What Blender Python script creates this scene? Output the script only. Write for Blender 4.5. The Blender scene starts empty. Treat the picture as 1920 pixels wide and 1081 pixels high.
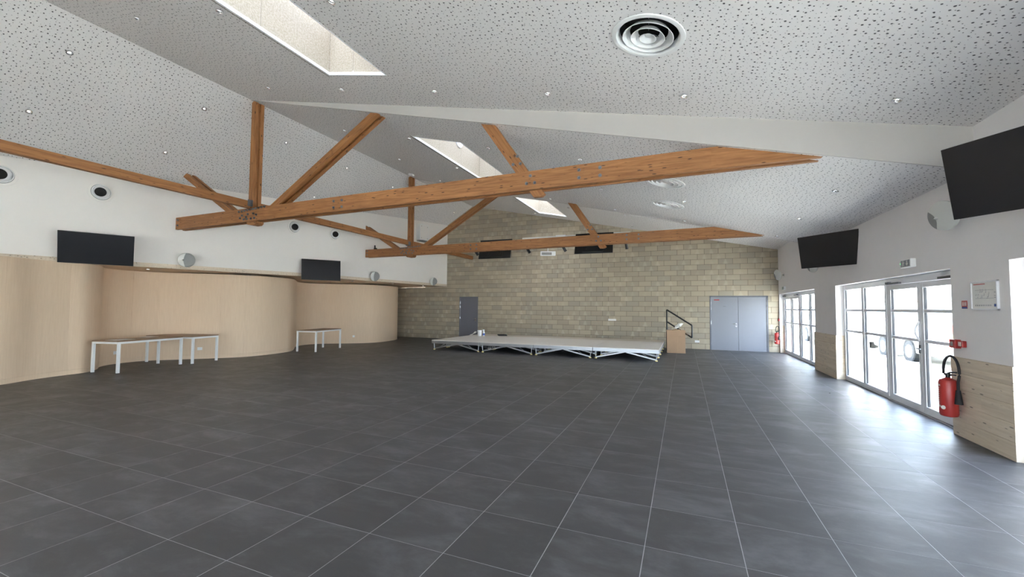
import bpy, math, random
from mathutils import Vector, Matrix
random.seed(7)
PI = math.pi
SC = bpy.context.scene
C = SC.collection

# ------------------------------------------------------------------ camera, world, sun, exposure
CAM_H = 1.5954
FPX = 782.69
YAW, PIT, ROL = 0.3913, 0.0446, 0.0078
def cam_axes():
    cy, sy, cp, sp = math.cos(YAW), math.sin(YAW), math.cos(PIT), math.sin(PIT)
    f = Vector((-sy*cp, cy*cp, sp)); r = Vector((cy, sy, 0)); u = r.cross(f)
    c, s = math.cos(ROL), math.sin(ROL)
    return c*r + s*u, -s*r + c*u, f
CR, CU, CF = cam_axes()
cam = bpy.data.cameras.new('camera'); cam_o = bpy.data.objects.new('camera', cam); C.objects.link(cam_o)
cam.sensor_width = 36; cam.lens = FPX/1920*36; cam.clip_start = 0.05; cam.clip_end = 400
cam_o.matrix_world = Matrix(((CR.x, CU.x, -CF.x, 0), (CR.y, CU.y, -CF.y, 0), (CR.z, CU.z, -CF.z, CAM_H), (0, 0, 0, 1)))
SC.camera = cam_o
SC.view_settings.view_transform = 'Standard'
SC.view_settings.look = 'None'
SC.view_settings.gamma = 1
SC.view_settings.use_curve_mapping = False
SC.view_settings.exposure = 2.88
cy_ = SC.cycles
cy_.use_denoising = True
cy_.max_bounces = 14; cy_.diffuse_bounces = 9; cy_.glossy_bounces = 4; cy_.transmission_bounces = 8; cy_.transparent_max_bounces = 12
cy_.sample_clamp_indirect = 6.0
cy_.caustics_reflective = False; cy_.caustics_refractive = False

W = bpy.data.worlds.new('sky'); SC.world = W; W.use_nodes = True
wn, wl = W.node_tree.nodes, W.node_tree.links
wn.clear()
w_out = wn.new('ShaderNodeOutputWorld'); w_bg = wn.new('ShaderNodeBackground')
w_tc = wn.new('ShaderNodeTexCoord'); w_sep = wn.new('ShaderNodeSeparateXYZ'); w_r = wn.new('ShaderNodeValToRGB')
wl.new(w_tc.outputs['Generated'], w_sep.inputs[0]); wl.new(w_sep.outputs['Z'], w_r.inputs[0])
wl.new(w_r.outputs[0], w_bg.inputs[0]); wl.new(w_bg.outputs[0], w_out.inputs[0])
w_r.color_ramp.elements[0].position = 0.0; w_r.color_ramp.elements[0].color = (0.86, 0.92, 1.0, 1)
w_r.color_ramp.elements[1].position = 0.6; w_r.color_ramp.elements[1].color = (0.56, 0.71, 1.0, 1)
w_bg.inputs[1].default_value = 3.4

SUN_TO = Vector((0.15, -0.66, 0.74)).normalized()
sun = bpy.data.lights.new('sun', 'SUN'); sun.energy = 14.0; sun.angle = 0.009; sun.color = (1.0, 0.97, 0.92)
sun_o = bpy.data.objects.new('sun', sun); C.objects.link(sun_o)
sun_o.rotation_euler = SUN_TO.to_track_quat('Z', 'Y').to_euler(); sun_o.location = (10, -10, 30)

def portal(loc, rot, sx, sy):
    l = bpy.data.lights.new('window_portal', 'AREA'); l.shape = 'RECTANGLE'; l.size = sx; l.size_y = sy
    l.cycles.is_portal = True
    o = bpy.data.objects.new('window_portal', l); C.objects.link(o); o.location = loc; o.rotation_euler = rot

# ------------------------------------------------------------------ dimensions
XR, ZR = -9.6, 6.53                 # ridge
SL, SN, SM = 0.59, 0.211, 0.252     # left slope, flat right slope, steep right slope between the trusses
Y0, YB1, YB2, Y1 = -6.0, 6.70, 13.26, 18.10
XW, XO = 3.25, 3.85                 # right wall inner and outer face
T1Y, T2Y = 6.76, 13.0
def z_left(x): return ZR - SL*(XR - x)
def z_near(x): return ZR - SN*(x - XR)
def z_mid(x): return ZR - SM*(x - XR)
def x_fas(y): return -11.0 - (18.15 - y)*0.13
def z_fas(y):
    k = [(-10, 2.46), (3, 2.48), (4, 2.50), (8, 2.56), (11, 2.60), (30, 2.60)]
    for (a, za), (b, zb) in zip(k, k[1:]):
        if y <= b: return za + (zb - za)*(y - a)/(b - a)
TILE = 0.6
XL = lambda i: (i - 0.4362)*TILE
YL = lambda j: (j + 4.0095)*TILE

# ------------------------------------------------------------------ materials
class NT:
    def __init__(s, name):
        s.m = bpy.data.materials.new(name); s.m.use_nodes = True
        s.n = s.m.node_tree.nodes; s.l = s.m.node_tree.links
        s.b = s.n['Principled BSDF']
    def node(s, t, ins=None, **kw):
        n = s.n.new(t)
        for k, v in kw.items(): setattr(n, k, v)
        for k, v in (ins or {}).items(): s.put(n.inputs[k], v)
        return n
    def put(s, sock, v):
        if isinstance(v, bpy.types.NodeSocket): s.l.new(v, sock)
        else: sock.default_value = v
    def math(s, op, a, b=None, c=None):
        n = s.n.new('ShaderNodeMath'); n.operation = op
        s.put(n.inputs[0], a)
        if b is not None: s.put(n.inputs[1], b)
        if c is not None: s.put(n.inputs[2], c)
        return n.outputs[0]
    def mix(s, f, a, b, mode='MIX'):
        n = s.n.new('ShaderNodeMix'); n.data_type = 'RGBA'; n.blend_type = mode
        s.put(n.inputs[0], f)
        s.put(n.inputs[6], a if isinstance(a, bpy.types.NodeSocket) else (*a, 1))
        s.put(n.inputs[7], b if isinstance(b, bpy.types.NodeSocket) else (*b, 1))
        return n.outputs[2]
    def noise(s, vec, scale, detail=4, rough=0.55, dist=0.0):
        n = s.n.new('ShaderNodeTexNoise'); s.put(n.inputs['Vector'], vec)
        n.inputs['Scale'].default_value = scale; n.inputs['Detail'].default_value = detail
        n.inputs['Roughness'].default_value = rough; n.inputs['Distortion'].default_value = dist
        return n.outputs['Fac']
    def ramp(s, f, p0, p1):
        n = s.n.new('ShaderNodeMapRange'); s.put(n.inputs[0], f)
        n.inputs[1].default_value = p0; n.inputs[2].default_value = p1
        n.interpolation_type = 'SMOOTHSTEP'
        return n.outputs[0]
    def obj(s): return s.node('ShaderNodeTexCoord').outputs['Object']
    def pos(s): return s.node('ShaderNodeNewGeometry').outputs['Position']
    def scale(s, v, k):
        n = s.n.new('ShaderNodeVectorMath'); n.operation = 'MULTIPLY'; s.put(n.inputs[0], v); n.inputs[1].default_value = k
        return n.outputs[0]
    def bump(s, h, strength=0.3, dist=0.01):
        n = s.n.new('ShaderNodeBump'); s.put(n.inputs['Height'], h); n.inputs['Strength'].default_value = strength
        n.inputs['Distance'].default_value = dist
        s.l.new(n.outputs[0], s.b.inputs['Normal'])
def hexc(r, g, b):
    f = lambda c: (c/255/12.92) if c/255 <= 0.04045 else ((c/255 + 0.055)/1.055)**2.4
    return (f(r), f(g), f(b))
def plain(name, col, rough=0.5, metal=0.0, var=0.0, scale=6, bump=0.0, spec=0.5, emit=0):
    t = NT(name)
    if var:
        f = t.noise(t.obj(), scale)
        dk = tuple(c*(1 - var) for c in col); lt = tuple(min(1, c*(1 + var)) for c in col)
        t.put(t.b.inputs['Base Color'], t.mix(f, dk, lt))
        if bump: t.bump(f, bump, 0.005)
    else:
        t.b.inputs['Base Color'].default_value = (*col, 1)
    t.b.inputs['Roughness'].default_value = rough; t.b.inputs['Metallic'].default_value = metal
    t.b.inputs['Specular IOR Level'].default_value = spec
    if emit:
        t.b.inputs['Emission Color'].default_value = (*col, 1); t.b.inputs['Emission Strength'].default_value = emit
    return t.m
M = {}
M['plaster'] = plain('white_plaster', (0.84, 0.80, 0.755), 0.9, var=0.02, scale=3, bump=0.02, spec=0.2)
M['plaster_r'] = plain('grey_white_plaster', (0.84, 0.81, 0.80), 0.9, var=0.02, scale=3, bump=0.02, spec=0.2)
M['white'] = plain('white_paint', (0.82, 0.82, 0.81), 0.45)
M['upvc'] = plain('white_frame', (0.80, 0.80, 0.82), 0.3)
M['trim'] = plain('white_trim', (0.9, 0.92, 0.95), 0.5)
M['black'] = plain('matt_black', (0.012, 0.012, 0.013), 0.45)
M['screen'] = plain('dark_screen', (0.012, 0.0115, 0.014), 0.33, spec=0.5)
M['dark'] = plain('dark_void', (0.01, 0.01, 0.01), 0.9)
M['chrome'] = plain('chrome', (0.8, 0.8, 0.8), 0.18, 1.0)
M['steel'] = plain('galvanised_steel', (0.20, 0.21, 0.23), 0.45, 0.8, var=0.2, scale=40)
M['alu'] = plain('aluminium', (0.42, 0.43, 0.45), 0.35, 0.85, var=0.12, scale=9)
M['door'] = plain('grey_door_paint', hexc(136, 138, 146), 0.55, var=0.02)
M['door_dark'] = plain('dark_grey_door_paint', hexc(112, 112, 120), 0.55, var=0.02)
M['door_frame'] = plain('grey_door_frame', hexc(112, 113, 120), 0.5)
M['red'] = plain('red_paint', (0.42, 0.035, 0.03), 0.35)
M['blue'] = plain('blue_print', (0.05, 0.10, 0.35), 0.5)
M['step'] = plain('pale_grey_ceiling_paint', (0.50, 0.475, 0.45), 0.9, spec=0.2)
M['paper'] = plain('paper', (0.80, 0.78, 0.74), 0.7, var=0.04, scale=20)
M['print'] = plain('grey_print', (0.25, 0.26, 0.28), 0.7)
M['yellow'] = plain('yellow_rubber', (0.75, 0.62, 0.25), 0.6)
M['card'] = plain('cardboard', hexc(176, 146, 118), 0.85, var=0.06, scale=8)
M['kraft'] = plain('crumpled_kraft_paper', hexc(190, 160, 125), 0.9, var=0.2, scale=25, bump=0.6)
M['rubber'] = plain('black_rubber', (0.02, 0.02, 0.022), 0.7)
M['grille'] = plain('grey_speaker_grille', (0.26, 0.26, 0.25), 0.6, var=0.1, scale=120)
M['speaker'] = plain('pale_speaker_shell', (0.64, 0.64, 0.61), 0.4)
M['lamp'] = plain('lamp_lens', (1.0, 0.97, 0.9), 0.3, emit=0.6)
M['green'] = plain('green_led', (0.1, 0.9, 0.3), 0.3, emit=1.5)
M['van'] = plain('white_van_paint', (0.80, 0.82, 0.84), 0.3)
M['van_glass'] = plain('van_window', (0.03, 0.04, 0.05), 0.1)
M['bark'] = plain('pale_bark', (0.36, 0.29, 0.19), 0.9, var=0.2)
M['fence'] = plain('red_fence_paint', (0.60, 0.06, 0.05), 0.6)
M['joint'] = plain('mortar', hexc(88, 82, 72), 0.95, var=0.1, scale=30)
M['grout'] = plain('pale_grout', (0.42, 0.42, 0.43), 0.85, var=0.35, scale=2.5)
M['gravel'] = plain('pale_gravel', (0.52, 0.50, 0.455), 0.95, var=0.12, scale=5, bump=0.3)
M['table'] = plain('brown_table_top', hexc(150, 124, 100), 0.5, var=0.06)

def make_ceiling(name, base):
    t = NT(name); p = t.pos()
    def holes(scale, off, r0, r1):
        v = t.node('ShaderNodeVectorMath', operation='ADD'); t.put(v.inputs[0], t.scale(p, (1, 1, 0))); v.inputs[1].default_value = off
        vo = t.node('ShaderNodeTexVoronoi', {'Vector': v.outputs[0], 'Scale': scale, 'Randomness': 0.72}, voronoi_dimensions='2D')
        rad = t.math('MULTIPLY_ADD', t.node('ShaderNodeSeparateColor', {0: vo.outputs['Color']}).outputs[0], r1 - r0, r0)
        d = t.math('SUBTRACT', vo.outputs['Distance'], rad)
        return t.ramp(d, 0.015, -0.03)
    a = holes(13.0, (0.3, 0.1, 0), 0.085, 0.145); b = holes(16.0, (5.7, 2.3, 0), 0.045, 0.085)
    m = t.math('MAXIMUM', a, b)
    f = t.noise(p, 0.9, 2)
    c = t.mix(f, tuple(x*0.97 for x in base), tuple(x*1.02 for x in base))
    t.put(t.b.inputs['Base Color'], t.mix(t.math('MULTIPLY', m, 0.9), c, (0.03, 0.028, 0.026)))
    t.b.inputs['Roughness'].default_value = 0.95; t.b.inputs['Specular IOR Level'].default_value = 0.1
    t.bump(t.math('SUBTRACT', 1.0, m), 0.5, 0.01)
    return t.m
M['ceiling'] = make_ceiling('perforated_ceiling_board', (0.80, 0.772, 0.755))

def make_tile():
    t = NT('dark_porcelain_tile'); p = t.pos()
    s = t.node('ShaderNodeSeparateXYZ', {0: p})
    ix = t.math('FLOOR', t.math('ADD', t.math('DIVIDE', s.outputs[0], TILE), 0.4362))
    iy = t.math('FLOOR', t.math('SUBTRACT', t.math('DIVIDE', s.outputs[1], TILE), 4.0095))
    cv = t.node('ShaderNodeCombineXYZ', {0: ix, 1: iy, 2: 0.0})
    wnz = t.node('ShaderNodeTexWhiteNoise', {'Vector': cv.outputs[0]}, noise_dimensions='3D')
    off = t.scale(wnz.outputs['Color'], (37, 37, 37))
    v = t.node('ShaderNodeVectorMath', operation='ADD'); t.put(v.inputs[0], p); t.put(v.inputs[1], off)
    vs = t.scale(v.outputs[0], (0.8, 1.5, 1))
    n1 = t.noise(vs, 1.9, 7, 0.68, 0.3); n2 = t.noise(v.outputs[0], 120, 2)
    c = t.mix(t.ramp(n1, 0.42, 0.80), (0.044, 0.043, 0.046), (0.132, 0.131, 0.139))
    c = t.mix(t.math('MULTIPLY', n2, 0.35), c, (0.09, 0.09, 0.09))
    br = t.math('MULTIPLY_ADD', wnz.outputs['Value'], 0.22, 0.89)
    cc = t.node('ShaderNodeCombineColor', {0: br, 1: br, 2: br})
    c = t.mix(1.0, c, cc.outputs[0], 'MULTIPLY')
    t.put(t.b.inputs['Base Color'], c)
    t.put(t.b.inputs['Roughness'], t.math('MULTIPLY_ADD', n1, -0.12, 0.52))
    t.b.inputs['Specular IOR Level'].default_value = 0.6
    t.bump(n1, 0.03, 0.01)
    return t.m
M['tile'] = make_tile()

BW, BH = 0.50, 0.2085
BX0 = 3.25
def make_block():
    t = NT('concrete_block'); p = t.pos()
    s = t.node('ShaderNodeSeparateXYZ', {0: p})
    row = t.math('FLOOR', t.math('DIVIDE', s.outputs[2], BH))
    u = t.math('ADD', t.math('DIVIDE', t.math('SUBTRACT', s.outputs[0], BX0), BW), t.math('MULTIPLY', t.math('MODULO', row, 2.0), 0.5))
    cu = t.math('FLOOR', u)
    cv = t.node('ShaderNodeCombineXYZ', {0: cu, 1: row, 2: 3.0})
    wnz = t.node('ShaderNodeTexWhiteNoise', {'Vector': cv.outputs[0]}, noise_dimensions='3D')
    sc = t.node('ShaderNodeSeparateColor', {0: wnz.outputs['Color']})
    c = t.mix(t.ramp(sc.outputs[0], 0.0, 1.0), hexc(178, 165, 146), hexc(196, 183, 160))
    c = t.mix(t.math('MULTIPLY', t.ramp(sc.outputs[1], 0.55, 0.9), 0.55), c, hexc(164, 158, 146))
    fu = t.math('ABSOLUTE', t.math('SUBTRACT', t.math('FRACT', u), 0.5))
    fz = t.math('FRACT', t.math('DIVIDE', s.outputs[2], BH))
    wob = t.math('MULTIPLY', t.noise(t.scale(p, (1, 1, 1)), 9, 3), 0.18)
    wid = t.math('MULTIPLY_ADD', fz, -0.16, 0.30)
    smudge = t.ramp(t.math('SUBTRACT', wid, t.math('ADD', fu, wob)), -0.05, 0.12)
    low = t.ramp(s.outputs[2], 2.0, 0.4)
    amt = t.math('MULTIPLY', t.ramp(sc.outputs[2], 0.35, 0.8), t.math('MULTIPLY_ADD', low, 0.25, 0.35))
    c = t.mix(t.math('MULTIPLY', smudge, amt), c, hexc(218, 212, 192))
    big = t.noise(p, 0.35, 2)
    c = t.mix(t.math('MULTIPLY', t.ramp(big, 0.4, 0.7), 0.30), c, hexc(160, 152, 136))
    g = t.noise(p, 160, 3); c = t.mix(t.math('MULTIPLY', g, 0.35), c, hexc(138, 128, 112))
    t.put(t.b.inputs['Base Color'], c); t.b.inputs['Roughness'].default_value = 0.95; t.b.inputs['Specular IOR Level'].default_value = 0.15
    t.bump(g, 0.4, 0.004)
    return t.m
M['block'] = make_block()

def make_glulam(name, c0, c1, knots=1.0):
    t = NT(name); o = t.obj()
    rnd = t.node('ShaderNodeObjectInfo').outputs['Random']
    off = t.node('ShaderNodeCombineXYZ', {0: t.math('MULTIPLY', rnd, 31.0), 1: t.math('MULTIPLY', rnd, 7.0), 2: 0.0})
    v = t.node('ShaderNodeVectorMath', operation='ADD'); t.put(v.inputs[0], o); t.put(v.inputs[1], off.outputs[0])
    v = v.outputs[0]
    g = t.noise(t.scale(v, (1.0, 16, 16)), 2.2, 5, 0.6, 0.4)
    c = t.mix(t.ramp(g, 0.3, 0.7), c0, c1)
    s = t.node('ShaderNodeSeparateXYZ', {0: v})
    lam = t.math('FLOOR', t.math('DIVIDE', s.outputs[2], 0.043))
    lw = t.node('ShaderNodeTexWhiteNoise', {'Vector': t.node('ShaderNodeCombineXYZ', {0: lam, 1: t.math('FLOOR', t.math('DIVIDE', s.outputs[0], 1.9)), 2: 0.0}).outputs[0]}, noise_dimensions='3D')
    c = t.mix(t.math('MULTIPLY', lw.outputs['Value'], 0.28), c, tuple(x*0.62 for x in c0))
    k = t.node('ShaderNodeTexVoronoi', {'Vector': t.scale(v, (5.5, 15, 24)), 'Scale': 1.0})
    kn = t.math('MULTIPLY', t.ramp(k.outputs['Distance'], 0.24, 0.12), knots)
    sel = t.ramp(t.node('ShaderNodeSeparateColor', {0: k.outputs['Color']}).outputs[0], 0.45, 0.55)
    c = t.mix(t.math('MULTIPLY', kn, sel), c, tuple(x*0.22 for x in c0))
    t.put(t.b.inputs['Base Color'], c); t.b.inputs['Roughness'].default_value = 0.6
    t.bump(g, 0.15, 0.004)
    return t.m
M['glulam'] = make_glulam('orange_brown_glulam', (0.26, 0.104, 0.031), (0.43, 0.190, 0.066))
M['spruce'] = make_glulam('pale_spruce_board', (0.68, 0.56, 0.42), (0.78, 0.67, 0.53), 0.8)

def make_acoustic():
    t = NT('beige_wood_slat_panel'); p = t.pos()
    g = t.noise(t.scale(p, (22, 22, 1.2)), 2.0, 4, 0.6)
    f = t.noise(p, 70, 2)
    c = t.mix(t.ramp(g, 0.25, 0.75), (0.73, 0.55, 0.385), (0.79, 0.61, 0.44))
    c = t.mix(t.math('MULTIPLY', f, 0.35), c, (0.66, 0.49, 0.34))
    t.put(t.b.inputs['Base Color'], c); t.b.inputs['Roughness'].default_value = 0.7
    t.bump(f, 0.25, 0.003)
    return t.m
M['acoustic'] = make_acoustic()

def make_shaft():
    t = NT('beige_fibre_board'); p = t.pos()
    f = t.noise(p, 34, 5, 0.7); g = t.noise(p, 3, 2)
    c = t.mix(t.ramp(f, 0.35, 0.65), (0.36, 0.31, 0.235), (0.50, 0.455, 0.38))
    c = t.mix(t.math('MULTIPLY', g, 0.3), c, (0.52, 0.49, 0.44))
    t.put(t.b.inputs['Base Color'], c); t.b.inputs['Roughness'].default_value = 0.85
    return t.m
M['shaft'] = make_shaft()

def make_deck(name, base):
    t = NT(name); o = t.pos()
    g = t.noise(t.scale(o, (1.5, 9, 1)), 2.5, 5)
    t.put(t.b.inputs['Base Color'], t.mix(g, tuple(c*0.86 for c in base), tuple(min(1, c*1.08) for c in base)))
    t.b.inputs['Roughness'].default_value = 0.3
    return t.m
M['deck'] = make_deck('pale_stage_board', (0.84, 0.80, 0.75)); M['deck_shaded'] = make_deck('shaded_stage_board', (0.68, 0.59, 0.49))  # browner tone paints the rear row's weaker light reflection into the same board

def make_glass():
    m = bpy.data.materials.new('clear_window_glass'); m.use_nodes = True
    n, l = m.node_tree.nodes, m.node_tree.links; n.clear()
    o = n.new('ShaderNodeOutputMaterial'); tr = n.new('ShaderNodeBsdfTransparent'); gl = n.new('ShaderNodeBsdfGlossy')
    mx = n.new('ShaderNodeMixShader'); lw = n.new('ShaderNodeLayerWeight'); lw.inputs[0].default_value = 0.5
    pw = n.new('ShaderNodeMath'); pw.operation = 'POWER'; pw.inputs[1].default_value = 5.0; l.new(lw.outputs['Facing'], pw.inputs[0])
    fr = n.new('ShaderNodeMath'); fr.operation = 'MULTIPLY_ADD'; fr.inputs[1].default_value = 0.5; fr.inputs[2].default_value = 0.03; l.new(pw.outputs[0], fr.inputs[0])
    tr.inputs[0].default_value = (0.82, 0.85, 0.85, 1); gl.inputs['Roughness'].default_value = 0.02
    l.new(fr.outputs[0], mx.inputs[0]); l.new(tr.outputs[0], mx.inputs[1]); l.new(gl.outputs[0], mx.inputs[2]); l.new(mx.outputs[0], o.inputs[0])
    return m
M['glass'] = make_glass()
def make_opal(T):
    m = bpy.data.materials.new('opal_roof_glazing'); m.use_nodes = True
    n, l = m.node_tree.nodes, m.node_tree.links; n.clear()
    o = n.new('ShaderNodeOutputMaterial'); tr = n.new('ShaderNodeBsdfTranslucent')
    tr.inputs[0].default_value = (T, T*1.015, T*1.03, 1); l.new(tr.outputs[0], o.inputs[0])
    return m
M['opal'] = make_opal(0.105); M['opal_clear'] = make_opal(0.17)

# ------------------------------------------------------------------ mesh helpers
class MB:
    def __init__(s): s.v = []; s.f = []; s.sm = set()
    def add(s, vs, fs, Mx=None, smooth=False):
        b = len(s.v)
        for p in vs:
            p = Vector(p); s.v.append(tuple(Mx @ p) if Mx else tuple(p))
        for f in fs:
            if smooth: s.sm.add(len(s.f))
            s.f.append(tuple(b + i for i in f))
        return s
    def box(s, x0, x1, y0, y1, z0, z1, Mx=None):
        vs = [(x0, y0, z0), (x1, y0, z0), (x1, y1, z0), (x0, y1, z0), (x0, y0, z1), (x1, y0, z1), (x1, y1, z1), (x0, y1, z1)]
        return s.add(vs, [(0, 3, 2, 1), (4, 5, 6, 7), (0, 1, 5, 4), (1, 2, 6, 5), (2, 3, 7, 6), (3, 0, 4, 7)], Mx)
    def cyl(s, p0, p1, r0, r1=None, n=12, caps=True):
        p0, p1 = Vector(p0), Vector(p1); r1 = r0 if r1 is None else r1
        q = (p1 - p0).to_track_quat('Z', 'Y'); L = (p1 - p0).length
        vs = []
        for k, r in ((0, r0), (L, r1)):
            for i in range(n):
                a = 2*PI*i/n; vs.append(p0 + q @ Vector((r*math.cos(a), r*math.sin(a), k)))
        s.add(vs, [(i, (i+1) % n, n + (i+1) % n, n + i) for i in range(n)], smooth=True)
        if caps: s.add(vs, [tuple(range(n))[::-1], tuple(range(n, 2*n))])
        return s
    def lathe(s, prof, n=24, Mx=None, smooth=True):
        vs = []; 
        for r, z in prof:
            for i in range(n):
                a = 2*PI*i/n; vs.append((r*math.cos(a), r*math.sin(a), z))
        fs = []
        for k in range(len(prof) - 1):
            for i in range(n):
                j = (i+1) % n; fs.append((k*n + i, k*n + j, (k+1)*n + j, (k+1)*n + i))
        return s.add(vs, fs, Mx, smooth)
    def tube(s, pts, r, n=8):
        pts = [Vector(p) for p in pts]; rings = []; up = Vector((0, 0, 1))
        for i, p in enumerate(pts):
            d = (pts[min(i+1, len(pts)-1)] - pts[max(i-1, 0)]).normalized()
            a = d.cross(up); a = a.normalized() if a.length > 1e-3 else Vector((1, 0, 0)); b = d.cross(a).normalized()
            rings.append([p + r*(math.cos(2*PI*k/n)*a + math.sin(2*PI*k/n)*b) for k in range(n)])
        vs = [p for rg in rings for p in rg]; fs = []
        for i in range(len(pts) - 1):
            for k in range(n):
                j = (k+1) % n; fs.append((i*n + k, i*n + j, (i+1)*n + j, (i+1)*n + k))
        s.add(vs, fs, smooth=True); s.add(vs, [tuple(range(n)), tuple(range((len(pts)-1)*n, len(pts)*n))])
        return s
    def prism(s, poly, a0, a1, axis='y', Mx=None):
        n = len(poly)
        def P(u, w, a): return {'y': (u, a, w), 'x': (a, u, w), 'z': (u, w, a)}[axis]
        vs = [P(u, w, a0) for u, w in poly] + [P(u, w, a1) for u, w in poly]
        return s.add(vs, [tuple(range(n))[::-1], tuple(range(n, 2*n))] + [(i, (i+1) % n, n + (i+1) % n, n + i) for i in range(n)], Mx)
    def mesh(s, name):
        me = bpy.data.meshes.new(name); me.from_pydata(s.v, [], s.f)
        for i in s.sm: me.polygons[i].use_smooth = True
        me.update(); return me
def link(name, me, mt, parent=None, loc=(0, 0, 0), rot=(0, 0, 0), bevel=0):
    if isinstance(me, MB): me = me.mesh(name)
    if any(p.use_smooth for p in me.polygons): me.set_sharp_from_angle(angle=0.65)
    if mt is not None and not me.materials: me.materials.append(M[mt])
    o = bpy.data.objects.new(name, me); C.objects.link(o); o.location = loc; o.rotation_euler = rot
    if parent: o.parent = parent
    if bevel:
        b = o.modifiers.new('bevel', 'BEVEL'); b.width = bevel; b.segments = 2; b.limit_method = 'ANGLE'
    return o
def tag(o, label, cat, group=None, kind=None):
    o['label'] = label
    if cat: o['category'] = cat
    if group: o['group'] = group
    if kind: o['kind'] = kind
    return o
def empty(name, label, cat, loc=(0, 0, 0), rot=(0, 0, 0), group=None, kind=None):
    o = bpy.data.objects.new(name, None); C.objects.link(o); o.location = loc; o.rotation_euler = rot; o.empty_display_size = 0.1
    return tag(o, label, cat, group, kind)
def copy_tree(o, loc, rot=None, label=None, parent=None):
    c = o.copy(); C.objects.link(c)
    if parent: c.parent = parent
    else:
        c.location = loc
        if rot is not None: c.rotation_euler = rot
        if label: c['label'] = label
    for ch in list(o.children): copy_tree(ch, None, parent=c)
    return c
def recalc(me):
    import bmesh
    b = bmesh.new(); b.from_mesh(me); bmesh.ops.recalc_face_normals(b, faces=b.faces); b.to_mesh(me); b.free(); return me
def project(p):
    D = Vector(p) - Vector((0, 0, CAM_H)); z = D.dot(CF)
    if z <= 0.05: return None
    return 960 + FPX*D.dot(CR)/z, 540.5 - FPX*D.dot(CU)/z, z

# ------------------------------------------------------------------ floor
floor = tag(link('floor', MB().box(-16.4, 3.9, Y0, Y1 + .1, -0.2, -0.0007), 'grout'), 'dark grey tiled floor with pale joints', 'floor', kind='structure')
cells = []
i = -27
while XL(i) < 3.42:
    for j in range(-15, 27):
        x0, x1 = XL(i), min(XL(i) + TILE, 3.85); y0, y1 = YL(j), min(YL(j) + TILE, Y1)
        if y1 - y0 < 0.05 or y0 < Y0: continue
        p = project(((x0+x1)/2, (y0+y1)/2, 0)); vis = p is not None and -60 < p[0] < 1980 and p[1] < 1140
        d = math.hypot((x0+x1)/2, (y0+y1)/2)
        cells.append((0 if vis else 1, d, x0, x1, y0, y1))
    i += 1
cells.sort()
g = 0.0026
tile_me = MB().box(g, TILE - g, g*.8, TILE - g*.8, -0.010, 0).mesh('tile'); tile_me.materials.append(M['tile'])
rest = MB()
for k, (hv, d, x0, x1, y0, y1) in enumerate(cells):
    if k < 300:
        full = x1 - x0 > TILE - 1e-4 and y1 - y0 > TILE - 1e-4
        me = tile_me if full else MB().box(g, x1 - x0 - g, g, y1 - y0 - g, -0.010, 0)
        link('tile', me, 'tile', floor, (x0, y0, random.uniform(-0.0002, 0.0002)))
    else:
        z = random.uniform(-0.0002, 0.0002); rest.box(x0 + g, x1 - g, y0 + g*.8, y1 - g*.8, -0.010, z)
link('distant_tiles', rest, 'tile', floor)['kind'] = 'stuff'

# ------------------------------------------------------------------ block wall at the end
D1 = (-10.27, -9.25, 0.0, 2.085); D2 = (0.92, 2.90, 0.0, 2.10)
bw = MB()
zt = 6.75
for (a, b) in ((-16.4, D1[0]), (D1[1], D2[0]), (D2[1], 3.9)): bw.box(a, b, Y1 + 0.012, Y1 + 0.22, 0, zt)
for d in (D1, D2): bw.box(d[0], d[1], Y1 + 0.012, Y1 + 0.22, d[3], zt)
wall_back = tag(link('wall_back', bw, 'joint'), 'end wall of beige grey concrete blocks behind the stage', 'wall', kind='structure')
blocks = []
row = 0
while row*BH < 6.6:
    z0, z1 = row*BH, (row+1)*BH
    off = -(row % 2)*0.5*BW
    k = 0
    while True:
        x1 = BX0 + off + BW - k*BW; x0 = x1 - BW; k += 1
        if x1 < -14.6: break
        x0c, x1c = max(x0, -16), min(x1, XW)
        if x1c - x0c < 0.02: continue
        xm = (x0c + x1c)/2
        top = z_near(xm) if xm > XR else z_left(xm)
        if z0 > top + 0.05: continue
        segs = [(x0c, x1c)]
        for d in (D1, D2):
            if z0 < d[3] - 0.03:
                ns = []
                for a, b in segs:
                    if b <= d[0] or a >= d[1]: ns.append((a, b)); continue
                    if a < d[0] - 0.03: ns.append((a, d[0]))
                    if b > d[1] + 0.03: ns.append((d[1], b))
                segs = ns
        for a, b in segs:
            p = project(((a+b)/2, Y1, (z0+z1)/2)); hidden = (z0+z1)/2 < 0.30 and -8.7 < a < -0.7
            blocks.append((1 if hidden else 0, p[2], a, b, z0, z1))
    row += 1
blocks.sort()
rest = MB(); jg = 0.005; cache = {}
for k, (h, d, a, b, z0, z1) in enumerate(blocks):
    dy = random.uniform(-0.002, 0.002)
    if k < 300:
        w = round(b - a, 3)
        if w not in cache: cache[w] = MB().box(jg, w - jg, 0, 0.02, jg, BH - jg).mesh('block')
        link('block', cache[w], 'block', wall_back, (a, Y1 + dy - 0.001, z0))
    else: rest.box(a + jg, b - jg, Y1 + dy, Y1 + 0.02, z0 + jg, z1 - jg)
link('further_blocks', rest, 'block', wall_back)['kind'] = 'stuff'

# ------------------------------------------------------------------ right wall with openings
OPEN = [(-4.4, 0.1), (1.7, 6.2), (7.28, 11.82), (13.52, 18.02)]
HEAD = 2.15
wr = MB(); last = Y0
for a, b in OPEN:
    wr.box(XW, XO, last, a, 0, 4.1); wr.box(XW, XO, a, b, HEAD, 4.1); last = b
wr.box(XW, XO, last, Y1 + 0.2, 0, 4.1)
wall_right = tag(link('wall_right', wr, 'plaster_r'), 'grey white plastered wall with glazed doors on the right', 'wall', kind='structure')
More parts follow.
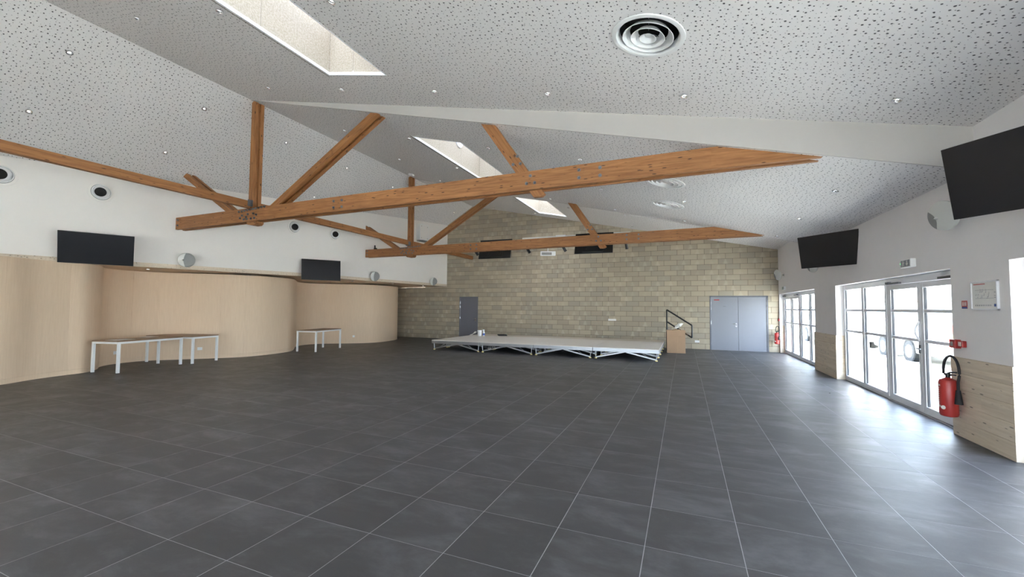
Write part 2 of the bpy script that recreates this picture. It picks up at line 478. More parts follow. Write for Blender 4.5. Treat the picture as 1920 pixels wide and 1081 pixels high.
# wainscot boards, each its own piece, wrapped into the reveals
npier = 0
for (a, b) in [(-6.0, -4.4), (0.1, 1.7), (6.2, 7.28), (11.82, 13.52), (18.02, 18.10)]:
    npier += 1
    w = empty('trim_%d' % npier, ['spruce wainscot at the rear of the hall', 'spruce wainscot on the pier beside the camera', 'knotty spruce wainscot behind the near fire extinguisher', 'spruce wainscot on the pier between the two glazed openings', 'narrow spruce strip in the corner by the block wall'][npier - 1], 'wainscot', kind='structure')
    nb = 5; h = 1.0/nb
    for k in range(nb):
        z0 = k*h + 0.0012; z1 = (k+1)*h - 0.0012
        if b - a > 0.3: link('board', MB().box(0, b - a + 0.04, 0, 0.022, 0, z1 - z0), 'spruce', w, (XW, a - 0.02, z0), (0, 0, PI/2), 0.002)
        for yy, side in ((a, -1), (b, 1)):
            if (side == -1 and a < -5.9) or (side == 1 and b > 18.05): continue
            lo = yy - 0.018 if side == -1 else yy
            link('board', MB().box(0.0, 0.145, 0, 0.018, 0, z1 - z0), 'spruce', w, (XW - 0.001, lo, z0), (0, 0, 0), 0.001)

# glazed frames
XF = 3.40; FD = 0.08
def framebox(mb, y0, y1, z0, z1, w, x0=XF, d=FD, bot=None):
    bot = w if bot is None else bot
    mb.box(x0, x0 + d, y0, y0 + w, z0, z1); mb.box(x0, x0 + d, y1 - w, y1, z0, z1)
    mb.box(x0, x0 + d, y0 + w, y1 - w, z1 - w, z1); mb.box(x0, x0 + d, y0 + w, y1 - w, z0, z0 + bot)
def leaf(parent, y0, y1, z0, z1, door):
    w = 0.085 if door else 0.06
    s = MB(); framebox(s, y0, y1, z0, z1, w, XF - 0.012, 0.07, 0.11 if door else w)
    s = link('sash', s, 'upvc', parent, bevel=0.004)
    link('pane', MB().box(XF + 0.02, XF + 0.026, y0 + w - .01, y1 - w + .01, z0 + .05, z1 - w + .01), 'glass', s)
    gk = MB(); ww = w
    for yy in (y0 + ww, y1 - ww - 0.012): gk.box(XF + 0.000, XF + 0.03, yy, yy + 0.012, z0 + (0.11 if door else w), z1 - ww)
    link('gasket', gk, 'rubber', s)
    for zb in (1.10, 1.56): link('glazing_bar', MB().box(XF - 0.006, XF + 0.05, y0 + w - 0.004, y1 - w + 0.004, zb, zb + 0.05), 'upvc', s, bevel=0.004)
    return s
def glazing(y0, y1, wname, dname, wlab, dlab, door_first=True):
    ym = (y0 + y1)/2
    wy = (ym, y1) if door_first else (y0, ym)
    dy = (y0, ym) if door_first else (ym, y1)
    w = empty(wname, wlab, 'window', kind='structure')
    fb = MB(); framebox(fb, wy[0], wy[1], 0.0, HEAD, 0.05); link('frame', fb, 'upvc', w, bevel=0.004)
    m = (wy[0] + wy[1])/2
    leaf(w, wy[0] + 0.05, m, 0.05, HEAD - 0.05, False); leaf(w, m, wy[1] - 0.05, 0.05, HEAD - 0.05, False)
    d = empty(dname, dlab, 'door', kind='structure')
    fb = MB(); framebox(fb, dy[0], dy[1], 0.0, HEAD, 0.05, bot=0.02); fb.box(XF - .01, XF + FD, dy[0], dy[1], HEAD - 0.11, HEAD - 0.002)
    link('frame', fb, 'upvc', d, bevel=0.004)
    link('threshold', MB().box(XF - 0.05, XF + 0.1, dy[0], dy[1], 0.0005, 0.016), 'alu', d)
    m = (dy[0] + dy[1])/2
    l1 = leaf(d, dy[0] + 0.05, m - 0.002, 0.022, HEAD - 0.115, True); l2 = leaf(d, m + 0.002, dy[1] - 0.05, 0.022, HEAD - 0.115, True)
    hb = MB(); pts = [(XF - 0.012 - 0.055*math.sin(PI*k/12), m + 0.045, 1.12 + 0.30*k/12) for k in range(13)]
    hb.tube(pts, 0.014); link('handle', hb, 'upvc', l2)
    hb = MB(); hb.box(XF - 0.022, XF - 0.01, m + 0.02, m + 0.07, 0.93, 1.06); hb.cyl((XF - 0.02, m + 0.045, 1.0), (XF - 0.06, m + 0.045, 1.0), 0.01); hb.cyl((XF - 0.055, m + 0.045, 1.0), (XF - 0.055, m - 0.07, 1.0), 0.009)
    link('lever', hb, 'steel', l2)
    for lf, ya, yb in ((l1, dy[0] + 0.12, dy[0] + 0.55), (l2, dy[1] - 0.12, dy[1] - 0.55)):
        c = MB(); c.box(XF - 0.05, XF - 0.012, min(ya, yb), max(ya, yb), HEAD - 0.105, HEAD - 0.075); c.box(XF - 0.062, XF - 0.012, ya - 0.05, ya + 0.05, HEAD - 0.10, HEAD - 0.06)
        link('door_closer', c, 'steel', lf)
    return w, d
glazing(7.28, 11.82, 'window_1', 'door_1', 'white framed two pane window beside the near glazed doors', 'white glazed double doors beside the near fire extinguisher')
glazing(13.52, 18.02, 'window_2', 'door_2', 'white framed two pane window beside the far glazed doors', 'white glazed double doors nearest the block wall', door_first=False)
glazing(1.7, 6.2, 'window_3', 'door_3', 'white framed window at the right edge of the photo', 'white glazed doors at the right beside the camera')
glazing(-4.4, 0.1, 'window_4', 'door_4', 'white framed window behind the camera', 'white glazed doors behind the camera')
for a, b in OPEN: portal((XO + 0.02, (a + b)/2, HEAD/2), (0, PI/2, 0), HEAD, b - a)

# ------------------------------------------------------------------ rear wall (behind the camera)
GZ = (-8.0, 2.6, 0.05, 2.3)
wf = MB(); wf.box(-16.4, GZ[0], Y0 - 0.3, Y0, 0, 6.8); wf.box(GZ[1], 3.9, Y0 - 0.3, Y0, 0, 6.8); wf.box(GZ[0], GZ[1], Y0 - 0.3, Y0, GZ[3], 6.8); wf.box(GZ[0], GZ[1], Y0 - .3, Y0, 0, GZ[2])
tag(link('wall_front', wf, 'plaster'), 'white plastered wall behind the camera', 'wall', kind='structure')
w5 = empty('fill_window', 'wide unseen glazed screen added behind the camera for fill daylight', 'window', kind='structure')  # unseen glazing, added and sized to fill the room with daylight
n5 = 9
for k in range(n5):
    a = GZ[0] + (GZ[1] - GZ[0])*k/n5; b = GZ[0] + (GZ[1] - GZ[0])*(k+1)/n5
    f = MB(); f.box(a, a + .05, Y0 - .2, Y0 - .1, GZ[2], GZ[3]); f.box(b - .05, b, Y0 - .2, Y0 - .1, GZ[2], GZ[3]); f.box(a, b, Y0 - .2, Y0 - .1, GZ[3] - .06, GZ[3]); f.box(a, b, Y0 - .2, Y0 - .1, GZ[2], GZ[2] + .06)
    s = link('sash', f, 'upvc', w5); link('pane', MB().box(a + .05, b - .05, Y0 - .155, Y0 - .15, GZ[2] + .06, GZ[3] - .06), 'glass', s)
portal(((GZ[0]+GZ[1])/2, Y0 - 0.32, (GZ[2]+GZ[3])/2), (-PI/2, 0, 0), GZ[1]-GZ[0], GZ[3]-GZ[2])

# ------------------------------------------------------------------ left side: fascia wall, soffit, curved wood wall
NS = 40
ys = [Y0 + (Y1 - Y0)*k/NS for k in range(NS + 1)]
fw = MB(); vs = []; 
for y in ys:
    x = x_fas(y); vs += [(x, y, z_fas(y) + 0.11), (x, y, z_left(x) + 0.03), (x - 0.12, y, z_left(x) + 0.03), (x - 0.12, y, z_fas(y) + 0.11)]
fs = []
for k in range(NS):
    a = 4*k; b = a + 4
    for q in range(4): fs.append((a + q, a + (q+1) % 4, b + (q+1) % 4, b + q))
fs += [(0, 1, 2, 3), (4*NS + 3, 4*NS + 2, 4*NS + 1, 4*NS)]
fw.add(vs, fs)
tag(link('wall_left', recalc(fw.mesh('wall_left')), 'plaster'), 'white upper wall above the curved wood wall, with air nozzles', 'wall', kind='structure')
fe = MB(); vs = []
for y in ys:
    x = x_fas(y) + 0.006; vs += [(x, y, z_fas(y)), (x, y, z_fas(y) + 0.11), (x - 0.10, y, z_fas(y) + 0.11), (x - 0.10, y, z_fas(y))]
fe.add(vs, fs)
tag(link('trim_6', recalc(fe.mesh('trim_6')), 'spruce'), 'pale wood edge strip under the white upper wall', 'trim', kind='structure')

raw = [(-12.5, -6.6), (-12.2, -5.4), (-12.4, -4.2), (-13.2, -2.9), (-14.1, -1.9), (-14.2, -0.9), (-13.6, 0.2), (-12.8, 1.1), (-12.3, 2.1), (-12.2, 3.0), (-12.37, 3.8), (-12.64, 4.32), (-12.79, 4.8), (-12.88, 5.25), (-13.25, 5.62), (-13.72, 5.88), (-14.02, 6.25), (-14.13, 6.83), (-13.91, 7.27), (-13.42, 7.78), (-12.98, 8.24), (-12.64, 8.68), (-12.46, 9.3), (-12.52, 10.05), (-12.75, 10.67), (-13.42, 11.35), (-14.0, 11.92), (-14.27, 12.6), (-14.0, 13.3), (-13.25, 13.85), (-12.66, 14.45), (-12.5, 15.2), (-12.66, 16.2), (-13.1, 16.95), (-13.8, 17.5), (-14.7, 17.8), (-15.8, 18.05)]
def catmull(P, n):
    out = []
    for i in range(1, len(P) - 2):
        p0, p1, p2, p3 = [Vector((*q, 0)) for q in P[i-1:i+3]]
        for k in range(n):
            t = k/n; out.append(0.5*((2*p1) + (p2 - p0)*t + (2*p0 - 5*p1 + 4*p2 - p3)*t*t + (3*p1 - p0 - 3*p2 + p3)*t**3))
    out.append(Vector((*P[-2], 0))); return out
curve = catmull(raw, 8)
def offset_curve(P, d):
    out = []
    for i, p in enumerate(P):
        t = (P[min(i+1, len(P)-1)] - P[max(i-1, 0)]).normalized(); out.append(p + Vector((t.y, -t.x, 0))*d)
    return out
def strip(P, Q, z0, z1, cap=True):
    n = len(P); vs = []
    for a, b in zip(P, Q): vs += [(a.x, a.y, z0), (a.x, a.y, z1), (b.x, b.y, z1), (b.x, b.y, z0)]
    fs = []
    for k in range(n - 1):
        a = 4*k; b = a + 4
        for q in range(4): fs.append((a + q, a + (q+1) % 4, b + (q+1) % 4, b + q))
    fs += [(0, 1, 2, 3), (4*n - 1, 4*n - 2, 4*n - 3, 4*n - 4)]
    return recalc(MB().add(vs, fs, smooth=False).mesh('panel'))
inner = offset_curve(curve, 0.0); outer = offset_curve(curve, -0.08)
ww_ = empty('wall_left_curved', 'serpentine wall of pale beige acoustic wood on the left', 'wall', kind='structure')
link('backing', strip(offset_curve(curve, -0.03), outer, 0, 2.52), 'acoustic', ww_)
step = 9
for k in range(0, len(curve) - 1, step):
    P = [p.copy() for p in inner[k:k + step + 1]]; Q = [p.copy() for p in offset_curve(curve, -0.028)[k:k + step + 1]]
    if len(P) < 2: continue
    for L in (P, Q): L[0] = L[0] + (L[1] - L[0]).normalized()*0.0007; L[-1] = L[-1] - (L[-1] - L[-2]).normalized()*0.0007
    me = strip(P, Q, 0.105, 2.52)
    for pl in me.polygons: pl.use_smooth = True
    link('wall_panel', me, 'acoustic', ww_)
bb = strip(offset_curve(curve, 0.0), offset_curve(curve, -0.026), 0.0, 0.102)
for pl in bb.polygons: pl.use_smooth = True
tag(link('baseboard_left', bb, 'acoustic'), 'low curved wooden baseboard under the serpentine wall', 'baseboard', kind='structure')
# soffit between fascia and curved wall
sf = MB(); vs = []; fs = []
for k, y in enumerate(ys):
    z = z_fas(y); vs += [(x_fas(y), y, z + 0.005), (-16.4, y, 2.515)]
    if k: fs.append((2*k - 2, 2*k, 2*k + 1, 2*k - 1))
sf.add(vs, fs)
tag(link('ceiling_soffit', sf, 'acoustic'), 'wooden soffit behind the white upper wall over the curved wall', 'soffit', kind='structure')
tag(link('wall_left_outer', MB().box(-16.5, -16.4, Y0, Y1 + .2, 0, 2.6), 'plaster'), 'outer left wall hidden behind the serpentine wall', 'wall', kind='structure')

# ------------------------------------------------------------------ ceilings
SKY = [(1.55, 5.53), (8.04, 11.50), (14.44, 17.28), (-4.95, -1.45)]; SX = (-5.88, -4.59)  # last skylight is unseen, continues the row, added for more daylight
DIFF = [(-0.34, 4.69), (-0.34, 9.08), (-0.36, 11.10)]
def ceiling_mesh(x0, x1, y0, y1, zf, rects, circs, R=0.335, S=0.45):
    xs = sorted({x0, x1, *[v for r in rects for v in r[:2]], *[c[0] + s for c in circs for s in (-S, S)]})
    yy = sorted({y0, y1, *[v for r in rects for v in r[2:]], *[c[1] + s for c in circs for s in (-S, S)]})
    mb = MB()
    for a, b in zip(xs, xs[1:]):
        for c, d in zip(yy, yy[1:]):
            mx, my = (a+b)/2, (c+d)/2
            if any(r[0] < mx < r[1] and r[2] < my < r[3] for r in rects): continue
            cc = [q for q in circs if abs(q[0] - mx) < S and abs(q[1] - my) < S]
            if cc:
                if abs((b - a) - 2*S) < 1e-6 and abs((d - c) - 2*S) < 1e-6:
                    q = cc[0]; n = 32; vs = []
                    for k in range(n):
                        t = 2*PI*k/n + PI/4; ct, st = math.cos(t), math.sin(t); m = max(abs(ct), abs(st))
                        ox, oy = q[0] + S*ct/m, q[1] + S*st/m; ix, iy = q[0] + R*ct, q[1] + R*st
                        vs += [(ox, oy, zf(ox)), (ix, iy, zf(ix))]
                    mb.add(vs, [(2*k, 2*k+1, (2*k+3) % (2*n), (2*k+2) % (2*n)) for k in range(n)])
                    continue
            mb.add([(a, c, zf(a)), (a, d, zf(a)), (b, d, zf(b)), (b, c, zf(b))], [(0, 1, 2, 3)])
    return mb
bays = [('ceiling', Y0, 0.0, z_near, SKY[3], [], 'perforated ceiling slope behind the camera'),
        ('ceiling', 0.0, YB1, z_near, SKY[0], DIFF[:1], 'perforated ceiling slope of the near bay with a skylight'),
        ('ceiling', YB1, YB2, z_mid, SKY[1], DIFF[1:], 'steeper perforated ceiling slope between the two trusses'),
        ('ceiling', YB2, Y1 + 0.02, z_near, SKY[2], [], 'perforated ceiling slope of the far bay by the block wall')]
for nm, a, b, zf, sk, df, lb in bays:
    o = link(nm, ceiling_mesh(XR, XW + 0.3, a, b, zf, [(SX[0], SX[1], sk[0], sk[1])], df), 'ceiling')
    tag(o, lb, 'ceiling', kind='structure')
lc = MB(); vs = [(XR, Y0, ZR), (XR, Y1 + .02, ZR)]
for y in (Y1 + .02, Y0): x = x_fas(y) - 0.05; vs.append((x, y, z_left(x)))
lc.add(vs, [(0, 1, 2, 3)])
tag(link('ceiling', lc, 'ceiling'), 'steep perforated ceiling slope left of the ridge', 'ceiling', kind='structure')
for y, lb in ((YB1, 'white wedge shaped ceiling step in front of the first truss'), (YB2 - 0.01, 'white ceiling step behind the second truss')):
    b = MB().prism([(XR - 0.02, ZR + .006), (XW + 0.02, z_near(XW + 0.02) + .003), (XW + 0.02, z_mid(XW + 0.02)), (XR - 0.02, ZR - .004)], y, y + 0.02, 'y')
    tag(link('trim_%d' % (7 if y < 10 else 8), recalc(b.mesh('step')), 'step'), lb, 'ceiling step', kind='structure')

# skylights: shaft, white edge, roof glazing
for n, (a, b) in enumerate(SKY):
    zf = z_mid if n == 1 else z_near
    lb = ['long roof skylight with beige shaft in the near ceiling', 'roof skylight with beige shaft between the trusses', 'small far roof skylight above the block wall', 'unseen roof skylight added behind the camera for daylight'][n]
    s = empty('skylight', lb, 'skylight', ((SX[0]+SX[1])/2, (a+b)/2, zf((SX[0]+SX[1])/2)), kind='thing')
    ox, oy, oz = s.location; H = 0.95; x0, x1 = SX
    zl, zr = zf(x0), zf(x1); zt_ = max(zl, zr) + H
    def wallq(name, quad, mt='shaft'):
        c = sum((Vector(q) for q in quad), Vector())/4
        link(name, MB().add([(q[0]-ox, q[1]-oy, q[2]-oz) for q in quad], [(0, 1, 2, 3)]), mt, s)
    # left shaft side in boards of 1.25 m
    nb = max(2, round((b - a)/1.25)); e = 0.002
    for k in range(nb):
        ya = a + (b-a)*k/nb + e; yb = a + (b-a)*(k+1)/nb - e
        wallq('shaft_board', [(x0, ya, zl + .03), (x0, yb, zl + .03), (x0, yb, zt_), (x0, ya, zt_)])
        wallq('shaft_board', [(x1, yb, zr + .03), (x1, ya, zr + .03), (x1, ya, zt_), (x1, yb, zt_)])
    xm = x0 + 0.55
    for (xa, xb) in ((x0 + e, xm - e), (xm + e, x1 - e)):
        wallq('shaft_board', [(xa, b, zf(xa) + .03), (xb, b, zf(xb) + .03), (xb, b, zt_), (xa, b, zt_)])
        wallq('shaft_board', [(xb, a, zf(xb) + .03), (xa, a, zf(xa) + .03), (xa, a, zt_), (xb, a, zt_)])
    cs = MB(); cs.box(x0 - .06 - ox, x0 - 0.004 - ox, a - oy - .06, b - oy + .06, zl - oz + .01, zt_ - oz); cs.box(x1 + .004 - ox, x1 + .06 - ox, a - oy - .06, b - oy + .06, zr - oz + .01, zt_ - oz)
    cs.box(x0 - ox, x1 - ox, a - .06 - oy, a - .004 - oy, zl - oz + .01, zt_ - oz); cs.box(x0 - ox, x1 - ox, b + .004 - oy, b + .06 - oy, zl - oz + .01, zt_ - oz)
    link('casing', cs, 'joint', s)
    tr = MB(); w = 0.022
    for (xa, xb, ya, yb) in ((x0, x0 + w, a, b), (x1 - w, x1, a, b), (x0 + w, x1 - w, a, a + w), (x0 + w, x1 - w, b - w, b)):
        vs = []
        for z in (-0.004, 0.05):
            vs += [(xa - ox, ya - oy, zf(xa) + z - oz), (xb - ox, ya - oy, zf(xb) + z - oz), (xb - ox, yb - oy, zf(xb) + z - oz), (xa - ox, yb - oy, zf(xa) + z - oz)]
        tr.add(vs, [(0, 3, 2, 1), (4, 5, 6, 7), (0, 1, 5, 4), (1, 2, 6, 5), (2, 3, 7, 6), (3, 0, 4, 7)])
    link('edge_trim', tr, 'trim', s)
    link('roof_pane', MB().add([(x0 - .06 - ox, a - .06 - oy, zt_ - oz), (x1 + .06 - ox, a - .06 - oy, zt_ - oz), (x1 + .06 - ox, b + .06 - oy, zt_ - oz), (x0 - .06 - ox, b + .06 - oy, zt_ - oz)], [(0, 1, 2, 3)]), 'opal_clear' if n == 2 else 'opal', s)
    if n == 1:
        f = MB(); Mx = Matrix.Translation((x0 - ox + 0.001, 10.20 - oy, 6.30 - oz)) @ Matrix.Rotation(PI/2, 4, 'Y')
        f.lathe([(0.0, 0.05), (0.12, 0.048), (0.19, 0.03), (0.20, 0.0)], 28, Mx)
        link('smoke_vent_disc', f, 'trim', s)['label'] = 'round white disc on the shaft side'

# ------------------------------------------------------------------ trusses
def clip(poly, f):
    out = []
    for i, p in enumerate(poly):
        q = poly[(i+1) % len(poly)]; a, b = f(p), f(q)
        if a >= 0: out.append(p)
        if (a >= 0) != (b >= 0): t = a/(a - b); out.append((p[0] + (q[0]-p[0])*t, p[1] + (q[1]-p[1])*t))
    return out
def member(name, poly, y0, y1, ang, parent, mt='glulam', label=None):
    px, pz = poly[0]; ca, sa = math.cos(ang), math.sin(ang)
    loc = [((x-px)*ca + (z-pz)*sa, -(x-px)*sa + (z-pz)*ca) for x, z in poly]
    me = recalc(MB().prism(loc, 0, y1 - y0, 'y').mesh(name))
    o = link(name, me, mt, parent, (px - parent.location.x, y0 - parent.location.y, pz - parent.location.z), (0, -ang, 0), 0.004)
    return o
under = [lambda p: (ZR - SM*(p[0]-XR) + 0.004) - p[1], lambda p: (ZR - SL*(XR-p[0]) + 0.004) - p[1]]
def bar(p0, p1, w):
    d = Vector((p1[0]-p0[0], p1[1]-p0[1])); L = d.length; d /= L; n = Vector((-d.y, d.x))*w/2
    e = 0.6
    q = [(p0[0]+n.x, p0[1]+n.y), (p0[0]-n.x, p0[1]-n.y), (p1[0]+d.x*e-n.x, p1[1]+d.y*e-n.y), (p1[0]+d.x*e+n.x, p1[1]+d.y*e+n.y)]
    for f in under: q = clip(q, f)
    return q, math.atan2(d.y, d.x)
bolt_me = MB()
bolt_me.lathe([(0.0, -0.028), (0.016, -0.028), (0.019, -0.022), (0.019, -0.012), (0.030, -0.012), (0.030, 0.0)], 8, Matrix.Rotation(-PI/2, 4, 'X') @ Matrix.Rotation(PI, 4, 'X'))
bolt_me = MB().lathe([(0.001, 0.030), (0.016, 0.030), (0.019, 0.024), (0.019, 0.008), (0.030, 0.007), (0.030, -0.001)], 8, Matrix.Rotation(PI/2, 4, 'X')).mesh('bolt')
bolt_me.materials.append(M['steel'])
def truss(Y, xl, label, zb0, H):
    dz = zb0 - 3.545
    r = empty('roof_truss', label, 'truss', (XR, Y, zb0), group='timber roof trusses')
    D = 0.24; tk = 0.075
    bot = lambda x: zb0 + 0.006*(x - XR)
    poly = [(xl, bot(xl)), (2.6, bot(2.6)), (2.6, bot(2.6) + H + .02), (xl, bot(xl) + H)]
    poly = clip(poly, under[0])
    for yy in (Y, Y + D - tk): member('chord_plank', poly, yy, yy + tk, 0.0045, r)
    # spacer blocks
    for xa, xb in ((xl + 0.03, xl + 0.35), (-7.1, -6.6), (-1.75, -0.95)):
        member('spacer_block', [(xa, bot(xa) + 0.012), (xb, bot(xb) + 0.012), (xb, bot(xb) + H - .01), (xa, bot(xa) + H - .01)], Y + tk, Y + D - tk, 0, r)
    # post: two planks and a recessed core
    for (ya, yb, w, zb) in ((0.0, 0.085, 0.12, zb0 + H + .003), (0.155, 0.24, 0.12, zb0 + H + .003), (0.085, 0.155, 0.045, zb0 - .05)):
        q = [(XR - w/2, zb), (XR + w/2, zb), (XR + w/2, 7), (XR - w/2, 7)]
        for f in under: q = clip(q, f)
        member('post', [q[i] for i in range(len(q))], Y + ya, Y + yb, PI/2, r)
    # stub under the node
    st = [(-9.74, zb0), (-9.70, zb0 - .07), (-9.60, zb0 - .09), (-9.45, zb0 - .085), (-9.40, zb0 - .04), (-9.40, zb0)]
    member('node_stub', st, Y + 0.02, Y + D - 0.02, 0, r)
    # right diagonal (double) and left diagonal (double with core)
    for (p0, p1, w) in (((-9.15, 3.70), (-5.92, 5.60), 0.145), ((-9.95, 3.66), (-12.12, 4.98), 0.13)):
        q, a = bar(p0, p1, w)
        q = clip(q, lambda p: p[1] - (bot(p[0]) + H))
        for ya, yb in ((0.0, 0.085), (0.155, 0.24)): member('diagonal', q, Y + ya, Y + yb, a, r)
        q2, a = bar(p0, p1, w*0.35); q2 = clip(q2, lambda p: p[1] - (bot(p[0]) + 0.03))
        member('diagonal_core', q2, Y + 0.085, Y + 0.155, a, r)
    # third diagonal, single, passes between the planks
    q, a = bar((-2.30, zb0 - .09), (-3.34, 4.99), 0.195)
    q = clip(q, lambda p: p[1] - (zb0 - .075))
    member('diagonal_strut', q, Y + tk + 0.002, Y + D - tk - 0.002, a, r)
    q = clip(q, lambda p: p[1] - (bot(p[0]) + H))
    member('diagonal_cheek', q, Y + 0.03, Y + tk + 0.001, a, r)
    # bolts
    B = [(-9.98 + 0.098*k, 3.80 + (0.006*k)) for k in range(10)] + [(-9.86, 3.70), (-9.66, 3.72), (-9.47, 3.72), (-9.37, 3.685)]
    B += [(-9.80, 3.60), (-9.69, 3.605), (-9.55, 3.605), (-9.43, 3.61), (-9.72, 3.655), (-9.93, 3.64)]
    B += [(xl + 0.09, 3.63), (xl + 0.09, 3.77), (-6.96, 3.79), (-6.96, 3.65), (-6.73, 3.79), (-6.73, 3.65)]
    B += [(-2.46, 3.83), (-2.53, 3.70), (-2.38, 3.70), (-1.60, 3.83), (-1.60, 3.70), (-1.25, 3.83), (-1.25, 3.70)]
    for x, z in B: link('bolt', bolt_me, 'steel', r, (x - XR, 0, z - 3.545))
    for x, z in ((-2.72, 4.22), (-2.80, 4.08), (-2.66, 4.08)): link('bolt', bolt_me, 'steel', r, (x - XR, 0.03, z - 3.545))
    sh = MB(); sh.box(-0.065, 0.065, -0.10, 0.0, 0.345, 0.36); sh.box(-0.065, -0.058, -0.10, 0.0, 0.345, 0.50); sh.box(0.058, 0.065, -0.10, 0.0, 0.345, 0.50); sh.box(-0.1, 0.1, -0.006, 0.0, 0.345, 0.50)
    link('joist_hanger', sh, 'steel', r)
truss(T1Y, x_fas(T1Y) + 0.012, 'orange brown timber truss nearest the camera, crossing the whole hall', 3.60, 0.315)
truss(T2Y, x_fas(T2Y) + 0.012, 'second timber truss, farther off above the stage', 3.53, 0.30)
for k, (a, b, lb) in enumerate(((Y0, T1Y - 0.008, 'long timber purlin running to the near truss from the left edge'), (T1Y + 0.25, T2Y - 0.008, 'timber purlin between the two trusses'), (T2Y + 0.25, Y1 - 0.003, 'short timber purlin between the second truss and block wall'))):
    o = link('purlin', MB().box(0, b - a, -0.055, 0.055, 0, 0.17), 'glulam', None, (XR, a, 3.905), (0, 0, PI/2), 0.004)
    tag(o, lb, 'beam', 'purlins along the ridge posts')

# ------------------------------------------------------------------ spotlights in the ceiling
ring = MB().lathe([(0.030, 0.022), (0.034, 0.0), (0.036, -0.003), (0.048, -0.004), (0.050, 0.0), (0.050, 0.013)], 16).mesh('ring'); ring.materials.append(M['chrome'])
lens = MB().lathe([(0.0005, 0.010), (0.018, 0.012), (0.020, 0.014)], 12).mesh('lens'); lens.materials.append(M['lamp'])
refl = MB().lathe([(0.020, 0.014), (0.030, 0.002)], 16).mesh('reflector'); refl.materials.append(M['chrome'])
rows = [(1.45, 'n', 'near bay row closest to the camera'), (3.74, 'n', 'near bay middle row'), (6.04, 'n', 'row just before the first truss'), (8.2, 'm', 'row just beyond the first truss'), (10.48, 'm', 'middle row between the trusses'), (12.82, 'm', 'row just before the second truss'), (15.13, 'f', 'first row beyond the second truss'), (17.42, 'f', 'row nearest the block wall')]
cols = [(-11.67, 'lower one left of ridge'), (-10.25, 'upper one left of ridge'), (-8.15, 'first right of ridge'), (-6.1, 'second right of ridge'), (-3.98, 'third right of ridge'), (-1.92, 'fourth right of ridge'), (0.03, 'fifth right of ridge'), (2.29, 'last before right wall')]
for y, bay, rl in rows:
    for x, cl in cols:
        zf = z_left if x < XR else (z_mid if bay == 'm' else z_near); sl = SL if x < XR else -(SM if bay == 'm' else SN)
        p = project((x, y, zf(x)))
        if p is None or not (-5 < p[0] < 1925 and -5 < p[1] < 1085): continue
        if SX[0] - .1 < x < SX[1] + .1: pass
        o = empty('recessed_spotlight', 'small round recessed spotlight, %s, %s' % (rl, cl), 'spotlight', (x, y, zf(x) - 0.0155), (0, -math.atan(sl), 0), 'recessed spotlights in the sloping ceiling')
        link('ring', ring, None, o); link('reflector', refl, None, o); link('lens', lens, None, o)
for k, (x, y) in enumerate(((-13.2, 6.55), (-12.9, 9.15), (-12.35, 10.9), (-12.3, 13.0), (-11.9, 15.0), (-11.6, 16.9))):
    ww = ['nearest', 'second', 'third', 'fourth', 'fifth', 'farthest'][k]
    t = (x_fas(y) - x)/(x_fas(y) + 16.4); z = z_fas(y)*(1-t) + 2.515*t
    o = empty('soffit_spotlight', 'small spotlight in the wooden soffit, %s from the camera' % ww, 'spotlight', (x, y, z - 0.0155), (0, 0, 0), 'spotlights in the soffit')
    link('ring', ring, None, o); link('lens', lens, None, o)

# ------------------------------------------------------------------ round ceiling diffusers
def diffuser(x, y, zf, sl, label):
    r = empty('air_diffuser', label, 'air vent', (x, y, zf(x)), (0, math.atan(sl), 0), 'round ceiling air diffusers')
    def ringpart(name, prof, mt='white'): return link(name, MB().lathe(prof, 48), mt, r)
    ringpart('flange', [(0.395, 0.0), (0.392, -0.010), (0.37, -0.016), (0.345, -0.012), (0.325, 0.01), (0.318, 0.06), (0.325, 0.06), (0.335, 0.012)])
    ringpart('duct', [(0.335, 0.01), (0.33, 0.22), (0.001, 0.22)], 'dark')
    for a, b, z0, z1 in ((0.275, 0.205, -0.016, 0.055), (0.185, 0.115, -0.020, 0.050)):
        ringpart('cone_ring', [(a, z0), (a - 0.004, z0 - 0.003), (b, z1), (b + 0.004, z1 + 0.003), (a, z0)])
    ringpart('centre_cone', [(0.095, -0.022), (0.088, -0.024), (0.035, 0.018), (0.03, 0.010), (0.001, 0.006)])
    sp = MB()
    for k in range(3):
        a = 2*PI*k/3 + 0.6; sp.cyl((0.05*math.cos(a), 0.05*math.sin(a), 0.04), (0.31*math.cos(a), 0.31*math.sin(a), 0.045), 0.004, n=6)
    link('spoke', sp, 'steel', r)
diffuser(*DIFF[0], z_near, SN, 'large round white air diffuser in the near ceiling')
diffuser(*DIFF[1], z_mid, SM, 'round white air diffuser partly hidden behind the first truss chord')
diffuser(*DIFF[2], z_mid, SM, 'round white air diffuser just below the first truss chord')

